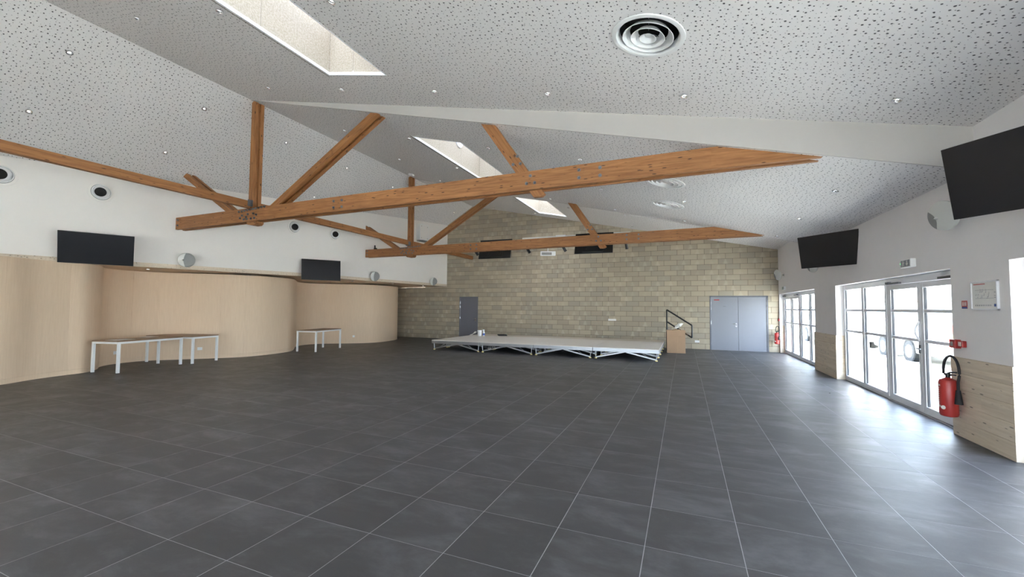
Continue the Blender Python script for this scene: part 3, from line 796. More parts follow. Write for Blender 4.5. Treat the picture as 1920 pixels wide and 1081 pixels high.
# ------------------------------------------------------------------ air nozzles on the left upper wall
aw = math.atan(0.13)     # wall direction
def on_fas(y, off=0.0): return Vector((x_fas(y), y, 0)) + Vector((math.cos(aw), -math.sin(aw), 0))*off
for y, lb in ((3.79, 'at the left edge of the photo'), (5.29, 'above the left wall screen'), (10.05, 'beyond the first truss'), (11.60, 'farthest along the wall')):
    r = empty('air_nozzle', 'white ball air nozzle on upper left wall, %s' % lb, 'air vent', on_fas(y, 0.0) + Vector((0, 0, 4.22)), (0, 0, -aw), 'jet nozzles on the left wall')
    Rm = Matrix.Rotation(PI/2, 4, 'Y')
    link('flange', MB().lathe([(0.235, 0.001), (0.232, 0.008), (0.184, 0.012), (0.182, 0.001)], 36, Rm), 'plaster', r)
    link('collar', MB().lathe([(0.172, 0.0), (0.172, 0.045), (0.160, 0.052), (0.150, 0.03)], 36, Rm), 'white', r)
    link('shade_ring', MB().lathe([(0.186, 0.002), (0.170, 0.003)], 36, Rm), 'grille', r)  # dark ring paints the shading outline around the collar
    Rt = Matrix.Translation((0.0, 0, 0)) @ Matrix.Rotation(-0.35, 4, 'Z') @ Matrix.Rotation(0.12, 4, 'Y') @ Rm
    prof = [(0.155*math.sin(a), 0.155*math.cos(a)*0.75) for a in [PI/2 - k*(PI/2 - 0.744)/8 for k in range(9)]]
    link('ball', MB().lathe(prof, 36, Rt), 'white', r)
    link('bore', MB().lathe([(0.1046, 0.0862), (0.100, 0.055), (0.001, 0.054)], 28, Rt), 'dark', r)

# ------------------------------------------------------------------ screens
def screen(name, label, c, a, t, mount, backside=False, group='wall screens'):
    # c centre of front face, a = yaw of the viewer's right hand, t = top leans towards the viewer
    r = empty(name, label, 'screen', c, (0, 0, a), group=group)
    T = Matrix.Rotation(t, 4, 'X')
    w, h = 1.23, 0.71
    body = MB().box(-w/2, w/2, 0.002, 0.045, -h/2, h/2, T); link('housing', body, 'black', r, bevel=0.004)
    if not backside:
        link('display', MB().box(-w/2 + .006, w/2 - .006, -0.001, 0.004, -h/2 + .012, h/2 - .006, T), 'screen', r)
        link('back_cover', MB().box(-w/2 + .3, w/2 - .3, 0.045, 0.075, -h/2 + .1, h/2 - .1, T), 'black', r)
    else:
        link('back_cover', MB().box(-w/2 + .25, w/2 - .3, -0.03, 0.002, -h/2 + .04, 0.12, T), 'black', r, bevel=0.006)
        link('display', MB().box(-w/2 + .01, w/2 - .01, 0.045, 0.048, -h/2 + .01, h/2 - .01, T), 'screen', r)
        vb = MB(); vb.box(-0.25, -0.21, -0.045, -0.03, -0.22, 0.32, T); vb.box(0.21, 0.25, -0.045, -0.03, -0.22, 0.32, T)
        link('mount_rail', vb, 'black', r)
    if mount is not None:
        Ri = Matrix.Rotation(-a, 4, 'Z'); L = Ri @ (Vector(mount) - Vector(c))
        arm = MB(); arm.cyl((0, 0.07, 0), (L.x, L.y, L.z), 0.022, n=8); link('wall_arm', arm, 'black', r)
        n = L.normalized(); pl = MB().cyl(L - n*0.012, L, 0.07, n=12); link('wall_plate', pl, 'black', r)
rad = math.radians
screen('wall_screen', 'large dark screen on left wall above the two joined tables', (-12.25, 5.10, 2.83), rad(64.4), rad(18.9)*-1*-1, on_fas(5.25, 0.002) + Vector((0, 0, 2.83)))
screen('wall_screen', 'dark screen on left wall above the single far table', (-11.51, 10.72, 2.82), rad(54.2), rad(-6.3), on_fas(10.95, 0.002) + Vector((0, 0, 2.85)))
screen('wall_screen', 'large black screen on right wall cut by the photo edge', (2.80, 4.98, 2.85), rad(-55.2), rad(11.5), (XW - .002, 5.2, 2.85))
screen('wall_screen', 'black screen on right wall above the window between glazed openings', (2.86, 10.81, 2.87), rad(-46.7), rad(9.3), (XW - .002, 11.1, 2.87))
screen('hanging_screen', 'black hanging screen left of the projector, seen from behind', (-6.23, 13.48, 3.67), rad(1.1), rad(-14.1), (-6.23, 13.25, 3.80), True, 'screens hung behind the second truss')
screen('hanging_screen', 'black hanging screen right of the projector, seen from behind', (-2.70, 13.31 + .17, 3.70), rad(1.1), rad(-15.7), (-2.70, 13.25, 3.80), True, 'screens hung behind the second truss')

# ------------------------------------------------------------------ disc loudspeakers
def speaker(c, wallp, yaw, label, grp, cen=PI/2, gw=1.35, pitch=0.0, R=0.19):
    r = empty('disc_speaker', label, 'speaker', c, (0, 0, yaw), group=grp)
    Rm = Matrix.Rotation(pitch, 4, 'Y') @ Matrix.Rotation(PI/2, 4, 'Y')
    link('shell', MB().lathe([(0.001, -0.085), (R*0.45, -0.082), (R*0.8, -0.05), (R*0.97, -0.012), (R, 0.0), (R*0.97, 0.014), (R*0.8, 0.028), (R*0.4, 0.036), (0.001, 0.038)], 40, Rm), 'speaker', r)
    # crescent grille on the front
    pf = [(0, .0385), (.4, .036), (.8, .028), (.97, .014), (1.001, .004)]; vs = []; nr, nc = 20, 8
    for i in range(nr + 1):
        bb_ = (-0.96 + 1.92*i/nr)*(0.86 if gw < 1 else 1.0); edge = math.sqrt(max(0, 0.985**2 - bb_*bb_)); a_in = min(edge - .002, (1 - gw) + (0.75 if gw < 1 else 0.25)*bb_*bb_)
        for j in range(nc + 1):
            aa = a_in + (edge - a_in)*j/nc; q_ = min(1.0, math.hypot(aa, bb_)); zz = .004
            for (qa, za), (qb, zb_) in zip(pf, pf[1:]):
                if qa <= q_ <= qb: zz = za + (zb_ - za)*(q_ - qa)/(qb - qa)
            cx, sx_ = math.cos(cen), math.sin(cen)
            vs.append(Rm @ Vector((R*(aa*cx - bb_*sx_), R*(aa*sx_ + bb_*cx), zz + 0.003)))
    fs = [((nc+1)*i + j, (nc+1)*i + j + 1, (nc+1)*(i+1) + j + 1, (nc+1)*(i+1) + j) for i in range(nr) for j in range(nc)]
    link('grille', MB().add(vs, fs, smooth=True), 'grille', r)
    link('horn_tip', MB().lathe([(0.001, 0.075), (0.022, 0.036)], 10, Rm @ Matrix.Translation((R*(0.95 - gw)*math.cos(cen), R*(0.95 - gw)*math.sin(cen), 0))), 'speaker', r)
    Ri = Matrix.Rotation(-yaw, 4, 'Z'); L = Ri @ (Vector(wallp) - Vector(c))
    b = MB(); b.cyl((-0.06, 0, 0), L, 0.018, n=8); b.cyl(L, L + (Vector((-.06, 0, 0)) - L).normalized()*0.015, 0.045, n=12); link('bracket', b, 'speaker', r)
for y, lb in ((6.97, 'pale disc loudspeaker on left wall between the two screens'), (13.35, 'pale disc loudspeaker on left wall right of the far screen'), (16.87, 'pale disc loudspeaker on left wall nearest the block wall')):
    speaker(on_fas(y, 0.19) + Vector((0, 0, 2.78)), on_fas(y, 0.001) + Vector((0, 0, 2.78)), -0.45, lb, 'disc loudspeakers on the left wall', pitch=0.15)
for y, z, lb in ((6.95, 2.80, 'large pale disc loudspeaker on right wall behind the near screen'), (12.85, 2.73, 'disc loudspeaker on right wall mostly hidden behind the screen'), (17.15, 2.80, 'pale disc loudspeaker on right wall in the block wall corner')):
    speaker((XW - 0.19, y, z), (XW - 0.001, y, z), PI + 0.42, lb, 'disc loudspeakers on the right wall', cen=-1.3, gw=0.62, pitch=0.18)

# ------------------------------------------------------------------ doors in the block wall
def steel_door(name, d, leaves, mt, label):
    r = empty(name, label, 'door', ((d[0]+d[1])/2, Y1, 0), kind='structure'); ox = r.location.x
    f = MB(); w = 0.05
    f.box(d[0]-ox, d[0]-ox + w, -0.012, 0.12, 0, d[3]); f.box(d[1]-ox - w, d[1]-ox, -0.012, 0.12, 0, d[3]); f.box(d[0]-ox, d[1]-ox, -0.012, 0.12, d[3] - w, d[3])
    link('frame', f, 'door_frame', r, bevel=0.002)
    a, b = d[0] - ox + w, d[1] - ox - w
    for k in range(leaves):
        xa = a + (b-a)*k/leaves + 0.005; xb = a + (b-a)*(k+1)/leaves - 0.005
        lf = link('leaf', MB().box(xa, xb, 0.006, 0.06, 0.006, d[3] - w - 0.003), mt, r, bevel=0.002)
        hx = xa + 0.012 if k == 0 else xb - 0.012
        for hz in (0.2, 1.0, 1.55, 1.75):
            link('hinge', MB().cyl((hx - (0.02 if k == 0 else -0.02), 0.0, hz), (hx - (0.02 if k == 0 else -0.02), 0.0, hz + 0.12), 0.010, n=8), 'chrome', lf)
        if k == 0:
            kx = xb - 0.07; h = MB(); h.cyl((kx, 0.006, 1.02), (kx, -0.004, 1.02), 0.028, n=12); h.cyl((kx, 0.0, 1.02), (kx, -0.05, 1.02), 0.009, n=8); h.cyl((kx, -0.045, 1.02), (kx - 0.13, -0.045, 1.02), 0.009, n=8); h.cyl((kx, 0.006, 0.93), (kx, -0.006, 0.93), 0.025, n=12)
            link('handle', h, 'chrome', lf)
        if leaves == 2 and k == 0:
            link('red_label', MB().box(xa + 0.10, xa + 0.29, 0.003, 0.006, 1.92, 1.955), 'red', lf)['label'] = 'small red notice strip'
            link('small_plate', MB().box(xa + 0.42, xa + 0.52, 0.004, 0.006, 1.68, 1.70), 'steel', lf)
    link('back', MB().box(a, b, 0.10, 0.11, 0.0, d[3]), 'dark', r)
    link('door_sill', MB().box(a, b, 0.0, 0.10, 0.0, 0.005), 'alu', r)
steel_door('door_5', D1, 1, 'door_dark', 'single dark grey steel door in the block wall, left of stage')
steel_door('door_6', D2, 2, 'door', 'pale grey double steel door in the block wall, right of stage')

# ------------------------------------------------------------------ stage decks
SX0, SY0, DW, DD, DZ = -8.70, 13.28, 2.0, 1.03, 0.355
def make_deck():
    r = empty('stage_deck', '', 'stage deck', (SX0, SY0, 0), group='folding stage decks')
    e = 0.006; FH = 0.105
    link('board', MB().box(e, DW - e, e, DD - e, DZ - 0.018, DZ), 'deck', r, bevel=0.002)
    fr = MB(); t = 0.03
    fr.box(e, DW - e, e, e + t, DZ - 0.018 - FH, DZ - 0.018); fr.box(e, DW - e, DD - e - t, DD - e, DZ - 0.018 - FH, DZ - 0.018)
    fr.box(e, e + t, e + t, DD - e - t, DZ - 0.018 - FH, DZ - 0.018); fr.box(DW - e - t, DW - e, e + t, DD - e - t, DZ - 0.018 - FH, DZ - 0.018)
    link('edge_frame', fr, 'alu', r, bevel=0.003)
    zt2 = DZ - 0.018 - FH
    for yy in (0.05, DD - 0.09):
        for s, xf, xm in ((0, 0.09, DW/2 - 0.03), (1, DW - 0.09, DW/2 + 0.03)):
            L = math.hypot(xm - xf, zt2 - 0.035); b = MB()
            d = Vector((xm - xf, 0, zt2 - 0.03)).normalized(); n = Vector((-d.z, 0, d.x))*0.02
            if n.z < 0: n = -n
            p0 = Vector((xf, yy, 0.04)); p1 = Vector((xm, yy, zt2 + 0.005))
            q = [p0 - n, p1 - n, p1 + n, p0 + n]
            b.add([tuple(v) for v in q] + [(v.x, v.y + 0.04, v.z) for v in q], [(0, 1, 2, 3), (7, 6, 5, 4), (0, 4, 5, 1), (1, 5, 6, 2), (2, 6, 7, 3), (3, 7, 4, 0)])
            link('diagonal_leg', recalc(b.mesh('leg')), 'alu', r)
            ft = MB().cyl((xf, yy + 0.02, 0.0), (xf, yy + 0.02, 0.03), 0.04, 0.034, n=12); link('foot', ft, 'yellow', r)
            dx = -0.05 if s == 0 else 0.05
            lg = MB().cyl((xf, yy + 0.02, 0.03), (xf + dx*0.4, yy + 0.02, zt2 + 0.01), 0.014, n=8)
            lg.cyl((xf - dx*5, yy + 0.02, 0.11), (xf - dx*9, yy + 0.02, zt2 + 0.01), 0.010, n=6)
            link('strut', lg, 'alu', r)
    for xf in (0.09, DW - 0.09):
        link('side_brace', MB().cyl((xf, 0.09, 0.06), (xf, DD - 0.09, zt2 - 0.01), 0.010, n=6), 'steel', r)
    return r
proto = make_deck()
colw = ['leftmost', 'second from left', 'second from right', 'rightmost']; roww = ['front row', 'second row', 'third row', 'rear row']
for j in range(4):
    for i in range(4):
        lb = 'low folding stage deck with pale board, %s, %s' % (roww[j], colw[i])
        if i == j == 0: o = proto; o['label'] = lb
        else: o = copy_tree(proto, (SX0 + i*DW, SY0 + j*DD, 0), label=lb)
        if j == 3:
            for ch in o.children:
                if ch.name.startswith('board'):
                    ch.data = ch.data.copy(); ch.data.materials[0] = M['deck_shaded']  # rear boards: light difference put into the colour

# things on the stage
b = MB().lathe([(0.001, 0.0), (0.085, 0.0), (0.088, 0.005), (0.10, 0.22), (0.105, 0.222), (0.105, 0.235), (0.097, 0.235), (0.085, 0.01)], 28)
r = empty('white_bucket', 'white plastic bucket standing on the left rear of the stage', 'bucket', (-8.12, 16.1, DZ))
link('body', b, 'white', r); link('lid', MB().lathe([(0.001, 0.242), (0.104, 0.242), (0.107, 0.228)], 28), 'trim', r)
r = empty('spray_bottle', 'white spray bottle beside the white bucket on stage', 'bottle', (-7.93, 16.1, DZ))
link('body', MB().lathe([(0.001, 0.0), (0.048, 0.0), (0.052, 0.01), (0.052, 0.12), (0.040, 0.17), (0.018, 0.21), (0.018, 0.235), (0.001, 0.236)], 20), 'white', r)
link('trigger_head', MB().box(-0.05, 0.03, -0.014, 0.014, 0.235, 0.275).box(-0.035, -0.022, -0.008, 0.008, 0.185, 0.236), 'trim', r, bevel=0.004)
link('label_patch', MB().lathe([(0.0525, 0.03), (0.0525, 0.12)], 20), 'blue', r)
cl = MB(); n = 10
for i in range(n + 1):
    for j in range(n + 1):
        u, v = i/n - .5, j/n - .5; cl.v.append((u*0.30 - 0.04, v*0.20, 0.17*max(0, 0.5 + u)**1.3 + 0.012*math.sin(9*u + 5*v) + 0.004 + 0.01))
for i in range(n):
    for j in range(n): cl.f.append((i*(n+1)+j, (i+1)*(n+1)+j, (i+1)*(n+1)+j+1, i*(n+1)+j+1))
o = link('cloth', cl, 'paper', None, (-8.38, 16.05, DZ + 0.004)); so = o.modifiers.new('s', 'SOLIDIFY'); so.thickness = 0.006
tag(o, 'beige cloth slumped against the white bucket on stage', 'cloth')
pts = []
for k in range(70):
    a = k*0.55; rr = 0.13 + 0.02*math.sin(k*1.7); pts.append((rr*1.5*math.cos(a), rr*math.sin(a), 0.014 + 0.0007*k))
tag(link('cable_coil', MB().tube(pts, 0.011, 6), 'rubber', None, (-7.25, 16.5, DZ)), 'black coiled cable lying on the stage near the spray bottle', 'cable')

# cardboard box and black handrail
bx = empty('cardboard_box', 'tall open cardboard box standing at the right end of the stage', 'box', (-0.29, 16.42, 0), (0, 0, 0.03))
w, d, h, t = 0.31, 0.30, 0.80, 0.006
body = MB(); body.box(-w, w, -d, -d + t, 0.001, h); body.box(-w, w, d - t, d, 0.001, h); body.box(-w, -w + t, -d + t, d - t, 0.001, h); body.box(w - t, w, -d + t, d - t, 0.001, h); body.box(-w + t, w - t, -d + t, d - t, 0.001, 0.012)
link('body', body, 'card', bx, bevel=0.001)
link('flap', MB().box(-w + .002, w - .002, -0.006, 0, -0.20, 0.0, Matrix.Translation((0, -d - 0.003, h + 0.006)) @ Matrix.Rotation(-0.13, 4, 'X')), 'card', bx)
link('flap', MB().box(-0.006, 0, -d, d, -0.22, 0, Matrix.Translation((-w - 0.004, 0, h)) @ Matrix.Rotation(0.28, 4, 'Y')), 'card', bx)
link('flap', MB().box(0, 0.20, -d, d, -0.006, 0, Matrix.Translation((w, 0, h - 0.01)) @ Matrix.Rotation(1.1, 4, 'Y')), 'card', bx)
link('seam_tape', MB().box(0.05, 0.056, -d - 0.0012, -d, 0.0, h - 0.2), 'kraft', bx)
cp = MB().lathe([(0.001, -0.05), (0.07, -0.035), (0.095, 0.0), (0.07, 0.045), (0.001, 0.06)], 14)
for i, v in enumerate(cp.v):
    s = 1 + 0.35*math.sin(i*2.3) ; cp.v[i] = (v[0]*s*1.5, v[1]*s, v[2]*(1 + 0.3*math.cos(i*1.7)))
tag(link('crumpled_paper', cp, 'paper', None, (-0.20, 16.36, 0.965), (0.2, -0.5, 0.2)), 'crumpled pale packing paper sticking out of the cardboard box', 'paper')
fill = MB().lathe([(0.001, 0.10), (0.12, 0.09), (0.22, 0.0), (0.18, -0.2), (0.001, -0.2)], 14)
for i, v in enumerate(fill.v): fill.v[i] = (v[0]*(1 + .08*math.sin(i*3.1)), v[1]*(1 + .08*math.cos(i*2.1)), v[2] + .015*math.sin(i*4.7))
tag(link('packing_paper', fill, 'kraft', None, (-0.29, 16.42, 0.73)), 'brown packing paper filling the cardboard box', 'paper')
rl = empty('stair_handrail', 'black metal handrail frame rising behind the cardboard box', 'handrail', (-0.62, 17.0, 0))
yy = 0.0; A = (-0.0, 1.545); B = (0.88, 0.965); Cc = (0.88, 0.51); Dd = (0.0, 1.09)
def hb(p, q, ww=0.038):
    m = MB(); m.cyl((p[0], yy, p[1]), (q[0], yy, q[1]), ww*0.7, n=4, caps=True); return m
for nm, p, q in (('top_rail', A, B), ('end_post', B, Cc), ('lower_rail', Cc, Dd), ('upper_post', Dd, A)): link(nm, hb(p, q), 'black', rl)
link('base_post', hb((0.0, 1.09), (0.0, 0.0)), 'black', rl); link('base_post', hb((0.42, 0.81), (0.42, 0.0)), 'black', rl)

# ------------------------------------------------------------------ tables
def table(name, label, quad):
    P = [Vector((*q, 0)) for q in quad]     # front-left, front-right (short side), then far ones
    c = sum(P, Vector())/4
    ex = ((P[1] - P[0]) + (P[2] - P[3])).normalized(); ey = Vector((-ex.y, ex.x, 0))
    if ey.dot(P[3] - P[0]) < 0: ey = -ey
    w = ((P[1]-P[0]).length + (P[2]-P[3]).length)/2; l = ((P[3]-P[0]).length + (P[2]-P[1]).length)/2
    ang = math.atan2(ex.y, ex.x)
    r = empty(name, label, 'table', c, (0, 0, ang), group='white legged tables by the curved wall')
    hw, hl = w/2 + .025, l/2 + .025; t = 0.05; H = 0.74
    link('tabletop', MB().box(-hw, hw, -hl, hl, H - 0.018, H), 'table', r, bevel=0.003)
    fr = MB(); z1 = H - 0.019; z0 = z1 - 0.045
    fr.box(-hw, hw, -hl, -hl + .03, z0, z1); fr.box(-hw, hw, hl - .03, hl, z0, z1); fr.box(-hw, -hw + .03, -hl + .03, hl - .03, z0, z1); fr.box(hw - .03, hw, -hl + .03, hl - .03, z0, z1)
    link('apron_frame', fr, 'white', r, bevel=0.002)
    eb = MB(); eb.box(-hw - .002, hw + .002, -hl - .002, -hl, H - 0.018, H); 
    for sx in (-1, 1):
        for sy in (-1, 1):
            x, y = sx*(hw - t/2), sy*(hl - t/2)
            lg = link('leg', MB().box(x - t/2, x + t/2, y - t/2, y + t/2, 0.012, z0 + 0.001), 'white', r, bevel=0.002)
            link('foot_pad', MB().box(x - t/2 + .003, x + t/2 - .003, y - t/2 + .003, y + t/2 - .003, 0.0, 0.012), 'rubber', lg)
    return r
table('long_table', 'white legged brown table nearest the left photo edge', [(-12.72, 5.32), (-12.04, 5.48), (-12.38, 6.97), (-13.06, 6.81)])
table('long_table', 'white legged brown table just behind the nearest one', [(-12.22, 7.12), (-12.36, 7.84), (-13.86, 7.62), (-13.72, 6.92)])
table('long_table', 'white legged brown table alone below the far screen', [(-12.39, 10.56), (-11.71, 10.74), (-12.00, 12.16), (-12.68, 12.02)])
tag(link('paper_sheets', MB().box(-.15, .15, -.22, .22, 0, 0.004), 'paper', None, (-12.50, 5.72, 0.7415), (0, 0, 0.25)), 'pale paper sheet on the near end of the nearest table', 'paper')
tag(link('paper_sheets', MB().box(-.12, .12, -.17, .17, 0, 0.006), 'paper', None, (-13.0, 6.55, 0.7415), (0, 0, 0.5)), 'small paper stack at the far end of the nearest table', 'paper')

# ------------------------------------------------------------------ sockets
def socket(c, yaw, wide, label, cat='socket'):
    r = empty('wall_socket', label, cat, c, (0, 0, yaw), group='wall sockets')
    link('face_plate', MB().box(-wide/2, wide/2, -0.010, 0, -0.042, 0.042), 'white', r, bevel=0.003)
    n = max(1, round(wide/0.085))
    for k in range(n):
        x = -wide/2 + (k + .5)*wide/n
        link('socket_well', MB().lathe([(0.021, 0.0), (0.020, -0.001), (0.001, -0.001)], 16, Matrix.Translation((x, -0.0105, 0)) @ Matrix.Rotation(PI/2, 4, 'X')), 'grille', r)
socket((-2.84, Y1 - .003, 1.09), 0, 0.33, 'long white multi socket strip on the block wall above stage')
socket((0.46, Y1 - .003, 0.30), 0, 0.17, 'white double socket on block wall right of the cardboard box')
def nearest_curve(x, y):
    k = min(range(len(curve)), key=lambda i: (curve[i].x - x)**2 + (curve[i].y - y)**2); t = (curve[k+1] - curve[k-1]).normalized()
    return curve[k], math.atan2(t.y, t.x)
for x, y, w, lb in ((-13.22, 7.98, 0.12, 'white double socket on the curved wall behind the tables'), (-13.1, 13.95, 0.085, 'small white socket on the curved wall right of the far table'), (-14.05, 6.3, 0.085, 'small white socket on the curved wall under the nearest table')):
    p, a = nearest_curve(x, y); nrm = Vector((math.sin(a), -math.cos(a), 0))
    socket(p + nrm*0.004 + Vector((0, 0, 0.30)), a, w, lb)

# ------------------------------------------------------------------ projector, screen casing, stage spots on the second truss
pr = empty('projector', 'white ceiling projector hanging behind the second truss', 'projector', (-4.22, 13.36, 3.40), (0.10, 0, 0.35))
link('body', MB().box(-0.25, 0.25, -0.19, 0.19, -0.075, 0.075), 'white', pr, bevel=0.012)
link('rear_panel', MB().box(-0.21, 0.12, -0.193, -0.189, -0.05, 0.035), 'grille', pr)
vg = MB()
for k in range(5): vg.box(0.250, 0.253, -0.11 + k*.045, -0.085 + k*.045, -0.04, 0.04)
link('vent_slots', vg, 'grille', pr)
link('lens', MB().cyl((0.06, 0.19, -0.01), (0.06, 0.22, -0.01), 0.045, n=16), 'black', pr)
link('drop_pole', MB().cyl((0, 0, 0.06), (0.0, 0, 0.42), 0.022, n=10), 'white', pr)
cs = empty('screen_casing', 'long white roller screen casing above the second truss chord', 'screen casing', (-3.42, 13.74, 3.985))
link('casing', MB().box(-1.85, 1.85, -0.06, 0.06, -0.055, 0.055), 'white', cs, bevel=0.01)
link('end_bracket', MB().box(-0.62, -0.28, -0.07, 0.07, 0.02, 0.075), 'trim', cs)
for x, lb in ((-6.95, 'black stage spotlight left of the left hanging screen'), (-4.95, 'black stage spotlight right of the left hanging screen'), (-3.68, 'black stage spotlight between projector and right hanging screen'), (-1.66, 'black stage spotlight right of the right hanging screen')):
    r = empty('stage_spotlight', lb, 'spotlight', (x, 13.42, 3.56), (0, 0, 0), group='stage spotlights on the second truss')
    tilt = Vector((0.35 if x < -3 else 0.05, 0.5, -0.75)).normalized()
    link('can', MB().cyl(-tilt*0.12, tilt*0.10, 0.045, n=16), 'black', r); link('bezel', MB().cyl(tilt*0.10, tilt*0.112, 0.049, n=16), 'rubber', r)
    link('yoke', MB().cyl((0, -0.02, 0.0), (0, -0.10, 0.22), 0.012, n=6).cyl((0, -0.10, 0.22), (0, -0.17, 0.30), 0.012, n=6), 'black', r)
ac = empty('wall_cabinet', 'white metal cabinet on left upper wall behind the far truss post', 'cabinet', on_fas(16.15, 0.0) + Vector((0, 0, 5.0)), (0, 0, PI/2 - aw))
link('box', MB().box(-0.30, 0.30, -0.22, -0.001, -0.36, 0.36), 'white', ac, bevel=0.006)
link('front_panel', MB().box(-0.27, 0.27, -0.228, -0.22, -0.33, 0.33), 'plaster', ac, bevel=0.002)
sc = MB()
for sx in (-0.2, 0.2):
    for sz in (-.27, .27): sc.cyl((sx, -0.232, sz), (sx, -0.227, sz), 0.014, n=8)
link('screws', sc, 'rubber', ac)
link('shelf_bracket', MB().box(-0.26, 0.26, -0.40, -0.002, -0.42, -0.40), 'steel', ac)
tag(link('cable_clamp', MB().box(-.05, .05, -.04, .04, 0, .05).box(-.045, -.01, -.02, .02, .05, .16), 'black', None, (-11.2, 13.04, 3.53 + .30 - .008), (0, 0, 0), 0.006), 'small black clamp on the left end of the far truss chord', 'clamp')
tag(link('motion_sensor', MB().box(-.09, .09, -.06, .06, -.05, .012), 'white', None, (-9.15, 12.98 - .5, z_mid(-9.15) - 0.014), (0, math.atan(SM), 0), 0.01), 'small white sensor on the ceiling by the far truss post', 'sensor')

# ------------------------------------------------------------------ things on the right wall
def extinguisher(c, yaw, s, label):
    r = empty('fire_extinguisher', label, 'fire extinguisher', c, (0, 0, yaw), group='fire extinguishers')
    R = 0.082*s; H = 0.43*s
    link('cylinder', MB().lathe([(0.001, 0.0), (R*0.55, 0.0), (R*0.9, 0.012), (R, 0.04), (R, H - 0.05), (R*0.88, H - 0.018), (R*0.5, H), (0.02*s, H + 0.015), (0.02*s, H + 0.03)], 32), 'red', r)
    v = MB(); v.cyl((0, 0, H + .01), (0, 0, H + 0.06*s), 0.022*s, n=14); v.box(-0.04*s, 0.04*s, -0.012, 0.012, H + 0.035*s, H + 0.055*s)
    link('valve', v, 'black', r)
    lv = MB(); lv.tube([(0.0, 0, H + 0.06*s), (0.04*s, 0, H + 0.075*s), (0.11*s, 0, H + 0.082*s)], 0.010*s); lv.tube([(0.0, 0, H + 0.05*s), (0.06*s, 0, H + 0.05*s), (0.10*s, 0, H + 0.05*s)], 0.007*s)
    link('lever', lv, 'black', r)
    pts = []
    for k in range(25):
        a = PI*1.08*k/24; pts.append((0.065*s - 0.10*s*math.cos(a) - 0.02*s, -0.0, H + 0.06*s + 0.20*s*math.sin(a)**0.8 if math.sin(a) > 0 else H + 0.05*s))
    x = pts[-1][0]; pts = pts[:-1] + [(R + 0.045*s, 0, H - 0.02*s), (R + 0.042*s, 0, H*0.72)]
    link('hose', MB().tube(pts, 0.013*s), 'rubber', r)
    link('nozzle', MB().cyl((R + 0.042*s, 0, H*0.74), (R + 0.045*s, 0, H*0.38), 0.020*s, 0.036*s, n=12), 'rubber', r)
    lab = MB()
    for k in range(11):
        zz = H*0.80 - k*H*0.055; a0, a1 = -PI/2 - 0.75, -PI/2 + 0.02
        if k in (1,): pass
        th = 0.018*s if k in (0, 10) else 0.006*s; nn = 8
        b0 = a0 + (0.0 if k in (0, 10) else random.uniform(0, 0.25))
        vs = []
        for q in range(nn + 1):
            a = b0 + (a1 - b0)*q/nn*(1 if k in (0, 10) else 0.8); vs += [((R + .0012)*math.cos(a), (R + .0012)*math.sin(a), zz), ((R + .0012)*math.cos(a), (R + .0012)*math.sin(a), zz + th)]
        lab.add(vs, [(2*q, 2*q+2, 2*q+3, 2*q+1) for q in range(nn)])
    link('printed_lines', lab, 'paper', r)
    link('gauge', MB().lathe([(0.022*s, 0.0), (0.021*s, 0.004), (0.001, 0.004)], 16, Matrix.Rotation(0.35, 4, 'Z') @ Matrix.Translation((0.0, -R, H*0.25)) @ Matrix.Rotation(PI/2, 4, 'X')), 'paper', r)
    link('wall_hook', MB().box(-0.015, 0.015, R - 0.006, R + 0.05*s, H*0.86, H*0.9), 'steel', r)
extinguisher((XW - 0.135, 7.12, 0.245), -PI/2 + 0.25, 1.12, 'large red fire extinguisher hanging beside the near glazed doors')
extinguisher((XW - 0.125, 17.90, 0.32), -PI/2 + 0.5, 0.95, 'red fire extinguisher hanging in the far corner by the block wall')

def flatbox(mb, y0, y1, z0, z1, x0, x1): return mb.box(x0, x1, y0, y1, z0, z1)
fp = empty('evacuation_plan', 'framed evacuation plan on right wall above the near wainscot', 'notice', (XW, 6.60, 1.775))
fr = MB(); a, b = 0.235, 0.17
fr.box(-0.025, -0.001, -a, -a + .018, -b, b); fr.box(-0.025, -0.001, a - .018, a, -b, b); fr.box(-0.025, -0.001, -a, a, -b, -b + .018); fr.box(-0.025, -0.001, -a, a, b - .018, b)
link('frame', fr, 'upvc', fp, bevel=0.002); link('sheet', MB().box(-0.014, -0.012, -a + .016, a - .016, -b + .016, b - .016), 'paper', fp)
pl = MB(); rr = random.Random(3); X0 = -0.0150; X1 = -0.0138
pl.box(X0, X1, -0.16, 0.16, -0.035, -0.032); pl.box(X0, X1, -0.16, 0.16, 0.062, 0.065)
for k in range(13):
    y = rr.uniform(-0.16, 0.15); z = rr.uniform(-0.035, 0.05); pl.box(X0, X1, y, y + rr.uniform(.01, .03), z, z + .003); pl.box(X0, X1, y, y + .003, z, z + rr.uniform(.01, .04))
for k in range(9): y = 0.15 - k*0.033; pl.box(X0, X1, y, y + .013, -0.125, -0.108)
for z in (0.03, -0.01, -0.03): pl.box(X0, X1, -0.20, -0.17, z, z + .006)
link('plan_drawing', pl, 'print', fp)
link('red_title', MB().box(X0, X1, -0.02, 0.19, 0.128, 0.138), 'red', fp); link('corner_stamp', MB().box(X0, X1, -0.20, -0.165, -0.13, -0.10), 'blue', fp)
sg = empty('extinguisher_sign', 'small red and blue pictogram sign left of the evacuation plan', 'sign', (XW, 7.0, 1.67))
link('plate', MB().box(-0.004, -0.001, -0.055, 0.055, -0.05, 0.05), 'red', sg); link('blue_band', MB().box(-0.0045, -0.0035, -0.053, 0.053, -0.049, -0.028), 'blue', sg)
pc = MB()
for y in (-0.03, 0.0, 0.03): pc.box(-0.0048, -0.0038, y - .008, y + .008, -0.015, 0.028); pc.box(-0.0048, -0.0038, y - .004, y + .004, 0.028, 0.038)
link('pictogram', pc, 'paper', sg)
